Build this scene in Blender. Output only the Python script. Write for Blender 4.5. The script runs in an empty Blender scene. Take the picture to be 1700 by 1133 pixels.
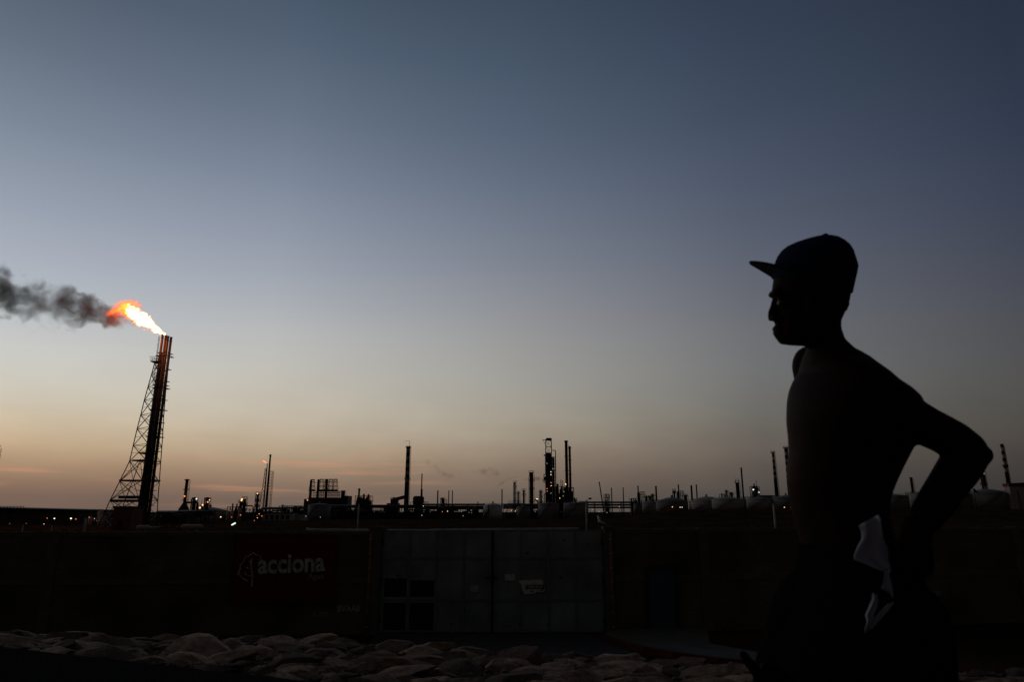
import bpy, bmesh, math, random
from mathutils import Vector, Matrix, noise as mnoise
random.seed(7)
sc = bpy.context.scene
COL = sc.collection

# ------------------------------------------------------------------ camera
F = 1133.0                                   # focal length in photo pixels (24 mm on full frame)
HORIZON = 850.0
PITCH = math.atan((HORIZON - 566.5) / F)
CP, SP = math.cos(PITCH), math.sin(PITCH)
CAMZ = 1.15
cam = bpy.data.cameras.new("camera"); cam_o = bpy.data.objects.new("camera", cam)
COL.objects.link(cam_o)
cam_o.location = (0, 0, CAMZ)
cam_o.rotation_euler = (math.radians(90) + PITCH, 0, 0)
cam.lens = 24; cam.sensor_width = 36; cam.clip_start = 0.05; cam.clip_end = 30000
cam.dof.use_dof = True; cam.dof.focus_distance = 170; cam.dof.aperture_fstop = 6.3
sc.camera = cam_o

def P(px, py, Y):
    """world point on the plane y=Y seen at photo pixel (px,py)"""
    u = (px - 850) / F; v = (566.5 - py) / F
    dy = CP - v * SP; dz = SP + v * CP
    t = Y / dy
    return Vector((u * t, Y, CAMZ + dz * t))
def S(Y, py=845):
    v = (566.5 - py) / F
    return Y / (CP - v * SP) / F             # metres per photo pixel

sc.view_settings.view_transform = 'Standard'
sc.view_settings.look = 'None'
sc.view_settings.exposure = 0
sc.view_settings.gamma = 1
sc.cycles.use_denoising = True
sc.cycles.max_bounces = 6
sc.cycles.volume_bounces = 1
sc.cycles.volume_max_steps = 256

# ------------------------------------------------------------------ sky (dusk: the sun has just gone down beyond the left edge)
def lin(c):
    c = c / 255.0
    return c / 12.92 if c <= 0.04045 else ((c + 0.055) / 1.055) ** 2.4
SKY_ROWS = [15, 200, 350, 480, 560, 620, 665, 700, 745, 775, 810, 840]
SKY_COLS = [30, 430, 850, 1260, 1670]
SKY = [
 [(93,105,121),(79,93,112),(63,77,95),(51,62,81),(42,51,67)],
 [(124,136,152),(108,121,139),(82,96,115),(64,76,94),(49,59,77)],
 [(156,164,180),(140,149,167),(108,118,135),(82,90,108),(60,66,84)],
 [(180,186,194),(168,173,182),(136,140,149),(98,102,112),(70,73,82)],
 [(200,201,199),(188,189,188),(152,152,153),(110,111,115),(75,76,80)],
 [(207,203,192),(196,192,183),(159,158,153),(112,113,113),(78,77,77)],
 [(211,200,180),(199,191,176),(163,158,148),(111,110,107),(77,75,72)],
 [(208,189,161),(200,188,169),(166,157,142),(109,106,100),(74,71,67)],
 [(197,169,136),(190,170,143),(159,145,127),(104,96,89),(69,65,62)],
 [(168,137,111),(167,142,118),(140,122,106),(95,86,80),(63,60,58)],
 [(138,112,95),(138,114,97),(118,103,91),(82,76,72),(55,53,53)],
 [(112,93,84),(110,95,86),(98,89,82),(70,66,64),(48,48,49)],
]
def sky_at(az, el):
    """linear colour read off the table for a direction (degrees)"""
    a, e = math.radians(az), math.radians(el)
    d = Vector((math.sin(a) * math.cos(e), math.cos(a) * math.cos(e), math.sin(e)))
    f = d.y * CP + d.z * SP; up = -d.y * SP + d.z * CP
    x = 850 + F * d.x / f; y = 566.5 - F * up / f
    def idx(v, arr):
        if v <= arr[0]: return 0, (v - arr[0]) / (arr[1] - arr[0])
        for i in range(len(arr) - 1):
            if v <= arr[i + 1]: return i, (v - arr[i]) / (arr[i + 1] - arr[i])
        return len(arr) - 2, 1.0
    i, fx = idx(x, SKY_COLS); j, fy = idx(y, SKY_ROWS)
    fx = max(-0.25, min(1.25, fx)); fy = max(-0.6, fy)
    out = []
    for k in range(3):
        g = lambda jj, ii: math.log(max(lin(SKY[jj][ii][k]), 1e-4))
        v = (g(j, i) * (1 - fx) + g(j, i + 1) * fx) * (1 - fy) + (g(j + 1, i) * (1 - fx) + g(j + 1, i + 1) * fx) * fy
        out.append(math.exp(v))
    return out
w = bpy.data.worlds.new("World"); sc.world = w; w.use_nodes = True
nt = w.node_tree; N = nt.nodes; L = nt.links; N.clear()
def nd(tree, typ, **kw):
    n = tree.nodes.new(typ)
    for k, v in kw.items(): setattr(n, k, v)
    return n
def math_n(tree, op, a, b=None, c=None, clamp=False):
    n = tree.nodes.new('ShaderNodeMath'); n.operation = op; n.use_clamp = clamp
    for i, v in enumerate((a, b, c)):
        if v is None: continue
        if isinstance(v, (int, float)): n.inputs[i].default_value = v
        else: tree.links.new(v, n.inputs[i])
    return n.outputs[0]
tc = nd(nt, 'ShaderNodeTexCoord'); sx = nd(nt, 'ShaderNodeSeparateXYZ'); L.new(tc.outputs['Generated'], sx.inputs[0])
X, Yc, Z = sx.outputs
el = math_n(nt, 'ARCSINE', Z)
eln = math_n(nt, 'DIVIDE', el, math.radians(90), clamp=True)            # 0..1 over 0..90 degrees
az = math_n(nt, 'ARCTAN2', X, Yc)                                        # 0 ahead, negative to the left
azd = math_n(nt, 'MULTIPLY', az, 180 / math.pi)
AZ = [-40, -20, 0, 20, 40]
ELS = [0, 1, 2, 3.2, 4.5, 6, 7.5, 9, 11, 14, 17, 21, 26, 31, 36, 41]
cols = []
for a_ in AZ:
    r = nd(nt, 'ShaderNodeValToRGB'); cr = r.color_ramp; cr.interpolation = 'LINEAR'
    pts = [(e / 90, sky_at(a_, max(e, 0.6))) for e in ELS]
    last = pts[-1][1]
    pts.append((0.62, [last[0] * .5, last[1] * .52, last[2] * .58])); pts.append((1.0, [last[0] * .25, last[1] * .28, last[2] * .34]))
    while len(cr.elements) < len(pts): cr.elements.new(0.5)
    for e_, (p_, c_) in zip(cr.elements, pts): e_.position = p_
    for e_, (p_, c_) in zip(cr.elements, pts): e_.color = (*c_, 1)
    L.new(eln, r.inputs[0]); cols.append(r.outputs[0])
acc = cols[0]
for i in range(1, len(AZ)):
    m = nd(nt, 'ShaderNodeMapRange'); m.inputs['From Min'].default_value = AZ[i - 1]; m.inputs['From Max'].default_value = AZ[i]
    L.new(azd, m.inputs['Value'])
    x = nd(nt, 'ShaderNodeMix', data_type='RGBA'); L.new(m.outputs[0], x.inputs['Factor']); L.new(acc, x.inputs['A']); L.new(cols[i], x.inputs['B'])
    acc = x.outputs['Result']
# the sky darkens behind the camera, away from the afterglow
bk = nd(nt, 'ShaderNodeMapRange', interpolation_type='SMOOTHSTEP')
fw = math_n(nt, 'ADD', math_n(nt, 'MULTIPLY', Yc, 0.95), math_n(nt, 'MULTIPLY', X, -0.15))
L.new(fw, bk.inputs['Value']); bk.inputs['From Min'].default_value = -0.10; bk.inputs['From Max'].default_value = 0.50
bk.inputs['To Min'].default_value = 0.0; bk.inputs['To Max'].default_value = 1.0
eastmix = nd(nt, 'ShaderNodeMix', data_type='RGBA'); L.new(bk.outputs[0], eastmix.inputs['Factor'])
eastmix.inputs['A'].default_value = (.0170, .0165, .0175, 1); L.new(acc, eastmix.inputs['B'])
acc = eastmix.outputs['Result']
# thin lit cloud streaks low over the afterglow and faint dirty veils
mp = nd(nt, 'ShaderNodeMapping'); mp.inputs['Scale'].default_value = (4.0, 4.0, 70.0); mp.inputs['Rotation'].default_value = (0, math.radians(1.5), 0)
L.new(tc.outputs['Generated'], mp.inputs[0])
nz = nd(nt, 'ShaderNodeTexNoise'); nz.inputs['Scale'].default_value = 1.0; nz.inputs['Detail'].default_value = 5; nz.inputs['Roughness'].default_value = .55
L.new(mp.outputs[0], nz.inputs[0])
st = nd(nt, 'ShaderNodeMapRange', interpolation_type='SMOOTHSTEP'); L.new(nz.outputs['Fac'], st.inputs['Value']); st.inputs['From Min'].default_value = .50; st.inputs['From Max'].default_value = .66
eb = nd(nt, 'ShaderNodeValToRGB'); ce = eb.color_ramp
for _ in range(3): ce.elements.new(.5)
for e_, (p_, v_) in zip(ce.elements, [(0, .0), (1.0 / 90, .5), (2.8 / 90, 1), (4.6 / 90, .8), (5.8 / 90, 0)]): e_.position = p_; e_.color = (v_, v_, v_, 1)
L.new(eln, eb.inputs[0])
ab = nd(nt, 'ShaderNodeMapRange', interpolation_type='SMOOTHSTEP'); L.new(azd, ab.inputs['Value']); ab.inputs['From Min'].default_value = 2; ab.inputs['From Max'].default_value = -22
sf = math_n(nt, 'MULTIPLY', math_n(nt, 'MULTIPLY', st.outputs[0], eb.outputs[0]), math_n(nt, 'MULTIPLY', ab.outputs[0], 0.62))
cm = nd(nt, 'ShaderNodeMix', data_type='RGBA'); L.new(sf, cm.inputs['Factor']); L.new(acc, cm.inputs['A'])
cm.inputs['B'].default_value = (lin(206), lin(148), lin(112), 1)
mp2 = nd(nt, 'ShaderNodeMapping'); mp2.inputs['Scale'].default_value = (7.0, 7.0, 16.0); L.new(tc.outputs['Generated'], mp2.inputs[0])
n2 = nd(nt, 'ShaderNodeTexNoise'); n2.inputs['Scale'].default_value = 1.3; n2.inputs['Detail'].default_value = 4; L.new(mp2.outputs[0], n2.inputs[0])
v2 = nd(nt, 'ShaderNodeMapRange'); L.new(n2.outputs['Fac'], v2.inputs['Value']); v2.inputs['From Min'].default_value = .35; v2.inputs['From Max'].default_value = .7
v2.inputs['To Min'].default_value = 1.0; v2.inputs['To Max'].default_value = .90
eb2 = nd(nt, 'ShaderNodeMapRange', interpolation_type='SMOOTHSTEP'); L.new(eln, eb2.inputs['Value']); eb2.inputs['From Min'].default_value = 14 / 90; eb2.inputs['From Max'].default_value = 3 / 90
vm = nd(nt, 'ShaderNodeMix', data_type='FLOAT'); L.new(eb2.outputs[0], vm.inputs['Factor']); vm.inputs['A'].default_value = 1; L.new(v2.outputs[0], vm.inputs['B'])
vs = nd(nt, 'ShaderNodeVectorMath', operation='SCALE'); L.new(cm.outputs['Result'], vs.inputs[0]); L.new(vm.outputs['Result'], vs.inputs['Scale'])
bg = nd(nt, 'ShaderNodeBackground'); L.new(vs.outputs[0], bg.inputs['Color']); bg.inputs['Strength'].default_value = 1.0
wo = nd(nt, 'ShaderNodeOutputWorld'); L.new(bg.outputs[0], wo.inputs['Surface'])
w.cycles.sampling_method = 'MANUAL'; w.cycles.sample_map_resolution = 1024

# ------------------------------------------------------------------ materials
MATS = {}
def mat(name, col, rough=.8, metal=0.0, var=.25, scale=3.0, bump=0.0, emit=None, estr=0.0, spec=.3):
    if name in MATS: return MATS[name]
    m = bpy.data.materials.new(name); m.use_nodes = True
    t = m.node_tree; b = t.nodes['Principled BSDF']
    b.inputs['Roughness'].default_value = rough; b.inputs['Metallic'].default_value = metal
    b.inputs['Specular IOR Level'].default_value = spec
    tcn = nd(t, 'ShaderNodeTexCoord'); n = nd(t, 'ShaderNodeTexNoise'); n.inputs['Scale'].default_value = scale; n.inputs['Detail'].default_value = 6
    t.links.new(tcn.outputs['Object'], n.inputs[0])
    r = nd(t, 'ShaderNodeMapRange'); r.inputs['From Min'].default_value = .3; r.inputs['From Max'].default_value = .7
    r.inputs['To Min'].default_value = 1 - var; r.inputs['To Max'].default_value = 1 + var; t.links.new(n.outputs['Fac'], r.inputs[0])
    s = nd(t, 'ShaderNodeVectorMath', operation='SCALE'); s.inputs[0].default_value = col[:3]; t.links.new(r.outputs[0], s.inputs['Scale'])
    t.links.new(s.outputs[0], b.inputs['Base Color'])
    if bump:
        bp = nd(t, 'ShaderNodeBump'); bp.inputs['Strength'].default_value = bump; bp.inputs['Distance'].default_value = .05
        t.links.new(n.outputs['Fac'], bp.inputs['Height']); t.links.new(bp.outputs[0], b.inputs['Normal'])
    if emit:
        b.inputs['Emission Color'].default_value = (*emit, 1); b.inputs['Emission Strength'].default_value = estr
    MATS[name] = m
    return m
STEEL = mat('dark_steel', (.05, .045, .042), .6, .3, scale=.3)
PIPE = mat('pipe_steel', (.22, .21, .2), .5, .5, scale=.4)
RUST = mat('rusty_steel', (.16, .07, .045), .8, .1, scale=.5)
TANK = mat('tank_paint', (.42, .41, .39), .7, 0, var=.15, scale=.12)
TANKD = mat('tank_roof_paint', (.25, .24, .23), .8, 0, var=.2, scale=.12)
CONC = mat('concrete', (.25, .24, .22), .9, 0, scale=1.2, bump=.3)
PALE = mat('pale_paint', (.5, .48, .45), .6, 0, scale=.8)
BRICK = mat('brick_red', (.22, .07, .05), .9, 0, scale=.8)
BLACKM = mat('black_metal', (.03, .03, .03), .7, .2)
def lampm(name, c, s): return mat(name, c, emit=c, estr=s)
L_WARM = lampm('lamp_warm', (1, .58, .26), 1.7)
L_RED = lampm('lamp_orange', (1, .28, .10), 1.3)
L_WHITE = lampm('lamp_white', (.85, .95, .85), 1.1)
L_HOT = lampm('lamp_hot', (1, .70, .42), 5.0)
L_DIM = lampm('lamp_dim', (.75, .85, .5), .13)

def striped(name, c1, c2, period, z0, z1, base):
    """painted red and white bands between z0 and z1 of the object"""
    m = bpy.data.materials.new(name); m.use_nodes = True; t = m.node_tree; b = t.nodes['Principled BSDF']
    b.inputs['Roughness'].default_value = .8
    tcn = nd(t, 'ShaderNodeTexCoord'); s = nd(t, 'ShaderNodeSeparateXYZ'); t.links.new(tcn.outputs['Object'], s.inputs[0])
    z = s.outputs[2]
    fr = math_n(t, 'FRACT', math_n(t, 'DIVIDE', math_n(t, 'SUBTRACT', z, z0), period))
    st = math_n(t, 'GREATER_THAN', fr, .5)
    a = nd(t, 'ShaderNodeMix', data_type='RGBA'); t.links.new(st, a.inputs['Factor']); a.inputs['A'].default_value = (*c1, 1); a.inputs['B'].default_value = (*c2, 1)
    inn = math_n(t, 'GREATER_THAN', z, z0)
    b2 = nd(t, 'ShaderNodeMix', data_type='RGBA'); t.links.new(inn, b2.inputs['Factor']); b2.inputs['A'].default_value = (*base, 1); t.links.new(a.outputs['Result'], b2.inputs['B'])
    n = nd(t, 'ShaderNodeTexNoise'); n.inputs['Scale'].default_value = .4; t.links.new(tcn.outputs['Object'], n.inputs[0])
    mr = nd(t, 'ShaderNodeMapRange'); mr.inputs['To Min'].default_value = .6; mr.inputs['To Max'].default_value = 1.3; t.links.new(n.outputs['Fac'], mr.inputs[0])
    sc_ = nd(t, 'ShaderNodeVectorMath', operation='SCALE'); t.links.new(b2.outputs['Result'], sc_.inputs[0]); t.links.new(mr.outputs[0], sc_.inputs['Scale'])
    t.links.new(sc_.outputs[0], b.inputs['Base Color'])
    return m

# ------------------------------------------------------------------ mesh helpers
class MB:
    def __init__(s): s.v = []; s.f = []; s.smooth = []
    def add(s, vs, fs, sm=False):
        o = len(s.v); s.v += [Vector(p) for p in vs]
        s.f += [tuple(i + o for i in f) for f in fs]; s.smooth += [sm] * len(fs); return s
    def box(s, a, b):
        x0, y0, z0 = a; x1, y1, z1 = b
        return s.add([(x0,y0,z0),(x1,y0,z0),(x1,y1,z0),(x0,y1,z0),(x0,y0,z1),(x1,y0,z1),(x1,y1,z1),(x0,y1,z1)],
                     [(0,3,2,1),(4,5,6,7),(0,1,5,4),(1,2,6,5),(2,3,7,6),(3,0,4,7)])
    def bar(s, p, q, w=.1, h=None):
        p, q = Vector(p), Vector(q); d = (q - p)
        if d.length < 1e-6: return s
        d.normalize(); u = d.cross(Vector((0, 0, 1)))
        if u.length < 1e-3: u = Vector((1, 0, 0))
        u.normalize(); v = d.cross(u); h = h or w
        c = [(-w/2,-h/2),(w/2,-h/2),(w/2,h/2),(-w/2,h/2)]
        vs = [p + u*a + v*b for a, b in c] + [q + u*a + v*b for a, b in c]
        return s.add(vs, [(0,1,2,3),(7,6,5,4),(0,4,5,1),(1,5,6,2),(2,6,7,3),(3,7,4,0)])
    def cyl(s, p, q, r0, r1=None, n=16, cap=True):
        return s.tube([p, q], [r0, r0 if r1 is None else r1], n, cap)
    def tube(s, pts, rs, n=12, cap=True, rnd=False):
        pts = [Vector(p) for p in pts]
        if not isinstance(rs, (list, tuple)): rs = [rs] * len(pts)
        rs = list(rs)
        if rnd:
            d0 = (pts[0] - pts[1]).normalized(); d1 = (pts[-1] - pts[-2]).normalized()
            a, b = pts[0], pts[-1]; ra, rb = rs[0], rs[-1]
            pre = [(a + d0 * ra * math.sin(t), ra * math.cos(t)) for t in (1.45, 1.1, .75, .4)]
            post = [(b + d1 * rb * math.sin(t), rb * math.cos(t)) for t in (.4, .75, 1.1, 1.45)]
            pts = [x[0] for x in pre] + pts + [x[0] for x in post]; rs = [x[1] for x in pre] + rs + [x[1] for x in post]
        vs = []; prev = None
        for i, p in enumerate(pts):
            d = (pts[min(i+1, len(pts)-1)] - pts[max(i-1, 0)]).normalized()
            if prev is None:
                u = d.cross(Vector((0, 0, 1)))
                if u.length < 1e-3: u = Vector((1, 0, 0))
            else: u = prev - d * prev.dot(d)
            u.normalize(); prev = u; v = d.cross(u)
            vs += [p + (u * math.cos(k*2*math.pi/n) + v * math.sin(k*2*math.pi/n)) * rs[i] for k in range(n)]
        fs = []
        for i in range(len(pts) - 1):
            for k in range(n):
                a = i*n + k; b = i*n + (k+1) % n
                fs.append((a, b, b + n, a + n))
        s.add(vs, fs, True)
        if cap:
            o = len(s.v) - len(vs)
            s.f.append(tuple(o + k for k in reversed(range(n)))); s.smooth.append(False)
            s.f.append(tuple(o + (len(pts)-1)*n + k for k in range(n))); s.smooth.append(False)
        return s
    def lathe(s, c, prof, n=24):
        """prof: list of (radius, z) above c"""
        c = Vector(c); vs = []
        for r, z in prof:
            vs += [c + Vector((r*math.cos(k*2*math.pi/n), r*math.sin(k*2*math.pi/n), z)) for k in range(n)]
        fs = []
        for i in range(len(prof)-1):
            for k in range(n):
                a = i*n+k; b = i*n+(k+1) % n; fs.append((a, b, b+n, a+n))
        fs.append(tuple(reversed(range(n)))); fs.append(tuple((len(prof)-1)*n+k for k in range(n)))
        return s.add(vs, fs, n > 12)
    def ell(s, c, r, nu=16, nv=10):
        c = Vector(c); rx, ry, rz = r if isinstance(r, (tuple, list)) else (r, r, r)
        vs = [c + Vector((0, 0, -rz))]
        for j in range(1, nv):
            t = -math.pi/2 + math.pi*j/nv
            vs += [c + Vector((rx*math.cos(t)*math.cos(k*2*math.pi/nu), ry*math.cos(t)*math.sin(k*2*math.pi/nu), rz*math.sin(t))) for k in range(nu)]
        vs.append(c + Vector((0, 0, rz)))
        fs = [(0, 1+(k+1) % nu, 1+k) for k in range(nu)]
        for j in range(nv-2):
            for k in range(nu):
                a = 1+j*nu+k; b = 1+j*nu+(k+1) % nu; fs.append((a, b, b+nu, a+nu))
        e = len(vs)-1; o = 1+(nv-2)*nu
        fs += [(o+k, o+(k+1) % nu, e) for k in range(nu)]
        return s.add(vs, fs, True)
    def prism(s, pts, d):
        """closed outline (3-D points, planar) extruded by vector d"""
        n = len(pts); d = Vector(d); pts = [Vector(p) for p in pts]
        fs = [tuple(range(n)), tuple(reversed(range(n, 2*n)))] + [(k, k+n, (k+1) % n + n, (k+1) % n) for k in range(n)]
        return s.add(pts + [p + d for p in pts], fs)
    def build(s, name, m, root=None):
        off = Vector((0, 0, 0)) if root is None else root.location
        me = bpy.data.meshes.new(name)
        me.from_pydata([tuple(v - off) for v in s.v], [], s.f); me.update()
        me.polygons.foreach_set('use_smooth', s.smooth)
        bm = bmesh.new(); bm.from_mesh(me); bmesh.ops.recalc_face_normals(bm, faces=bm.faces); bm.to_mesh(me); bm.free()
        me.materials.append(m)
        o = bpy.data.objects.new(name, me); COL.objects.link(o)
        if root is not None: o.parent = root
        return o
def sub(mb, name, m, parent, root):
    """a sub-part: parent is a part sitting at the root's origin"""
    o = mb.build(name, m, root); o.parent = parent; return o
def tag(o, label=None, cat=None, group=None, kind=None):
    if label: o['label'] = label
    if cat: o['category'] = cat
    if group: o['group'] = group
    if kind: o['kind'] = kind
    return o
def thing(name, label, cat, loc, group=None):
    o = bpy.data.objects.new(name, None); COL.objects.link(o); o.location = Vector(loc); o.empty_display_size = .2
    return tag(o, label, cat, group)
def copy_tree(o, parent=None):
    kids = [c for c in bpy.data.objects if c.parent == o]
    c = o.copy(); COL.objects.link(c); c.parent = parent
    for k in kids: copy_tree(k, c)
    return c
def text_mesh(name, body, size, loc, m, root, extrude=.003, bold=.0, parent=None, sx=1.0, rotz=0.0, roty=0.0, shear=0):
    cu = bpy.data.curves.new(name, 'FONT'); cu.body = body; cu.size = size; cu.extrude = extrude; cu.offset = bold; cu.shear = shear
    to = bpy.data.objects.new('tmp', cu); COL.objects.link(to)
    dg = bpy.context.evaluated_depsgraph_get(); dg.update()
    me = bpy.data.meshes.new_from_object(to.evaluated_get(dg)); me.name = name
    COL.objects.unlink(to); bpy.data.objects.remove(to)
    M = Matrix.Translation(Vector(loc) - (root.location if root else Vector())) @ Matrix.Rotation(rotz, 4, 'Z') @ Matrix.Rotation(roty, 4, 'Y') @ Matrix.Rotation(math.radians(90), 4, 'X') @ Matrix.Diagonal((sx, 1, 1, 1))
    me.transform(M); me.materials.clear(); me.materials.append(m)
    o = bpy.data.objects.new(name, me); COL.objects.link(o); o.parent = parent or root
    return o
def lerp(a, b, t): return a + (b - a) * t
def smooth(e0, e1, x):
    t = max(0, min(1, (x - e0) / (e1 - e0))); return t * t * (3 - 2 * t)
def interp(x, tab):
    if x <= tab[0][0]: return tab[0][1]
    for (a, va), (b, vb) in zip(tab, tab[1:]):
        if x <= b: return lerp(va, vb, (x - a) / (b - a))
    return tab[-1][1]

# ------------------------------------------------------------------ terrain
CREST = [(-6.2, 1044), (-4.7, 1047), (-3.3, 1050), (-2.5, 1049), (-1.8, 1056), (-1.1, 1062), (0, 1075), (1.1, 1083), (2.5, 1094), (3.1, 1098), (6, 1112)]
def crest_z(x):
    return P(850, interp(x, CREST), 8.0).z - .14
def edge(x): return max(3.6, min(7.6, 5.2 - .41 * (x + 1.2)))
def gz(x, Y):
    if Y < 14:
        e = edge(x); c = max(8.0, e + .4)
        if Y <= e: return -.03
        if Y <= c: return lerp(-.05, crest_z(x), (Y - e) / (c - e))
        z = lerp(crest_z(x), -2.41, smooth(0, 1, (Y - c) / 5.5))
        return z
    z = -2.41
    if Y > 40: z = lerp(-2.41, -2.9, smooth(40, 120, Y))
    if Y > 60: z += smooth(60, 140, Y) * (1 - smooth(600, 1500, Y)) * .35 * mnoise.noise(Vector((x * .03, Y * .03, 3)))
    if Y > 280:
        k = smooth(.12, .24, x / Y)
        z += k * smooth(290, 335, Y) * 5.1
    return z
ys = [-80, -40, -20, -10, -5, 0, 2, 3]
y = 3.3
while y < 15: ys.append(y); y += .3
while y < 6000: ys.append(y); y *= 1.055
ss = [math.sinh(3.0 * (i / 110 - 1)) / math.sinh(3.0) for i in range(221)]
vs = []; fs = []
for Y in ys:
    W = max(70, 2.2 * abs(Y))
    for s_ in ss: vs.append((s_ * W, Y, gz(s_ * W, Y)))
n = len(ss)
for j in range(len(ys) - 1):
    for i in range(n - 1): a = j * n + i; fs.append((a, a + 1, a + 1 + n, a + n))
def dirt_material():
    m = bpy.data.materials.new('dirt'); m.use_nodes = True; t = m.node_tree; b = t.nodes['Principled BSDF']; b.inputs['Roughness'].default_value = .95
    b.inputs['Specular IOR Level'].default_value = .0
    tcn = nd(t, 'ShaderNodeTexCoord')
    n1 = nd(t, 'ShaderNodeTexNoise'); n1.inputs['Scale'].default_value = .15; n1.inputs['Detail'].default_value = 8
    n2_ = nd(t, 'ShaderNodeTexNoise'); n2_.inputs['Scale'].default_value = 5; n2_.inputs['Detail'].default_value = 8
    for q in (n1, n2_): t.links.new(tcn.outputs['Object'], q.inputs[0])
    r = nd(t, 'ShaderNodeValToRGB'); r.color_ramp.elements[0].color = (.026, .022, .012, 1); r.color_ramp.elements[1].color = (.075, .034, .018, 1)
    r.color_ramp.elements[0].position = .4; r.color_ramp.elements[1].position = .6
    t.links.new(n1.outputs['Fac'], r.inputs[0])
    mr = nd(t, 'ShaderNodeMapRange'); mr.inputs['To Min'].default_value = .5; mr.inputs['To Max'].default_value = 1.5; t.links.new(n2_.outputs['Fac'], mr.inputs[0])
    s = nd(t, 'ShaderNodeVectorMath', operation='SCALE'); t.links.new(r.outputs[0], s.inputs[0]); t.links.new(mr.outputs[0], s.inputs['Scale']); t.links.new(s.outputs[0], b.inputs['Base Color'])
    bp = nd(t, 'ShaderNodeBump'); bp.inputs['Strength'].default_value = .6; bp.inputs['Distance'].default_value = .1; t.links.new(n2_.outputs['Fac'], bp.inputs['Height']); t.links.new(bp.outputs[0], b.inputs['Normal'])
    return m
tag(MB().add(vs, fs, True).build('ground', dirt_material()), kind='structure')
# road: asphalt strip the walker is on
m = MB(); vs = []; fs = []
xs = [-60 + i * 1.0 for i in range(121)]
for x in xs: vs += [(x, -9, 0), (x, edge(x) - .1, 0), (x, edge(x) - .02, -.06)]
for i in range(len(xs) - 1):
    a = i * 3; fs += [(a, a+3, a+4, a+1), (a+1, a+4, a+5, a+2)]
ASPH = mat('asphalt', (.022, .022, .022), .95, 0, var=.5, scale=40, bump=.5, spec=.0)
tag(m.add(vs, fs).build('road', ASPH), kind='structure')
# driveway and pavement in front of the gate
PAVE = mat('pavement_concrete', (.16, .155, .13), .95, 0, var=.2, scale=2, spec=.0)
def on_plane(px, py, z):
    d = P(px, py, 1.0) - Vector((0, 0, CAMZ)); return Vector((0, 0, CAMZ)) + d * ((z - CAMZ) / d.z)
kerb = [on_plane(px, py, -2.29) for px, py in ((1003, 1056), (1030, 1066), (1070, 1076), (1120, 1085), (1190, 1094), (1290, 1103), (1420, 1112))]
back = [on_plane(px, py, -2.29) for px, py in ((1420, 1101), (1290, 1089), (1178, 1069), (1174, 1040), (1010, 1046))]
m = MB(); m.prism(list(reversed(kerb + back)), (0, 0, -.4))
tag(m.build('pavement', PAVE), kind='structure')
m = MB()
for (a, b) in zip(kerb, kerb[1:]): m.bar(a + Vector((0, -.08, -.04)), b + Vector((0, -.08, -.04)), .14, .16)
tag(m.build('kerb', mat('kerb_paint', (.14, .035, .02), .9)), kind='structure')
m = MB(); m.add([(-4, 13.6, -2.402), (3.1, 13.6, -2.402), (3.1, 22, -2.402), (-4, 22, -2.402)], [(0, 1, 2, 3)])
tag(m.build('driveway', mat('driveway_asphalt', (.07, .07, .065), .9, 0, var=.3, scale=4)), kind='structure')

# ------------------------------------------------------------------ rubble bank: individual stones
STONE = mat('limestone', (.56, .35, .23), .95, 0, var=.6, scale=3.5, bump=.9)
def vary(m, lo=.5, hi=1.35):
    t = m.node_tree; b = t.nodes['Principled BSDF']; l = b.inputs['Base Color'].links[0]; src = l.from_socket
    oi = nd(t, 'ShaderNodeObjectInfo'); mr = nd(t, 'ShaderNodeMapRange'); mr.inputs['To Min'].default_value = lo; mr.inputs['To Max'].default_value = hi
    t.links.new(oi.outputs['Random'], mr.inputs[0]); s = nd(t, 'ShaderNodeVectorMath', operation='SCALE'); t.links.new(src, s.inputs[0]); t.links.new(mr.outputs[0], s.inputs['Scale']); t.links.new(s.outputs[0], b.inputs['Base Color'])
    n = nd(t, 'ShaderNodeTexNoise'); n.inputs['Scale'].default_value = 14; n.inputs['Detail'].default_value = 8; n.inputs['Roughness'].default_value = .7
    tc_ = nd(t, 'ShaderNodeTexCoord'); t.links.new(tc_.outputs['Object'], n.inputs[0]); bp = nd(t, 'ShaderNodeBump'); bp.inputs['Strength'].default_value = 1; bp.inputs['Distance'].default_value = .12
    t.links.new(n.outputs['Fac'], bp.inputs['Height']); t.links.new(bp.outputs[0], b.inputs['Normal'])
vary(STONE)
STONE2 = mat('ochre_stone', (.28, .155, .10), .95, 0, var=.5, scale=5, bump=.9)
vary(STONE2)
def stone_mesh(k, lv):
    rnd = random.Random(k); bm = bmesh.new(); bmesh.ops.create_icosphere(bm, subdivisions=lv, radius=1)
    off = Vector((k * 7.3, 1, 2))
    for v in bm.verts:
        d = v.co.copy()
        v.co *= 1 + .38 * mnoise.noise(d * .9 + off) + .22 * mnoise.noise(d * 2.3 + off) + .10 * mnoise.noise(d * 5 + off) + .05 * mnoise.noise(d * 11 + off)
    for _ in range(16):   # chip flat facets into the stone
        nrm = Vector((rnd.uniform(-1, 1), rnd.uniform(-1, 1), rnd.uniform(-.1, 1))).normalized(); h = rnd.uniform(.42, .8)
        for v in bm.verts:
            dd = v.co.dot(nrm) - h
            if dd > 0: v.co -= nrm * dd * .92
    for ax in range(3):
        hi = max(v.co[ax] for v in bm.verts); lo = min(v.co[ax] for v in bm.verts)
        for v in bm.verts: v.co[ax] = (v.co[ax] - (hi + lo) / 2) * 2 / (hi - lo)
    me = bpy.data.meshes.new('rock'); bm.to_mesh(me); bm.free(); me.materials.append(STONE if k % 3 else STONE2)
    me.polygons.foreach_set('use_smooth', [False] * len(me.polygons)); return me
protos = [stone_mesh(k, 4) for k in range(10)]
rr = random.Random(11)
placed = []
tries = 0
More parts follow.
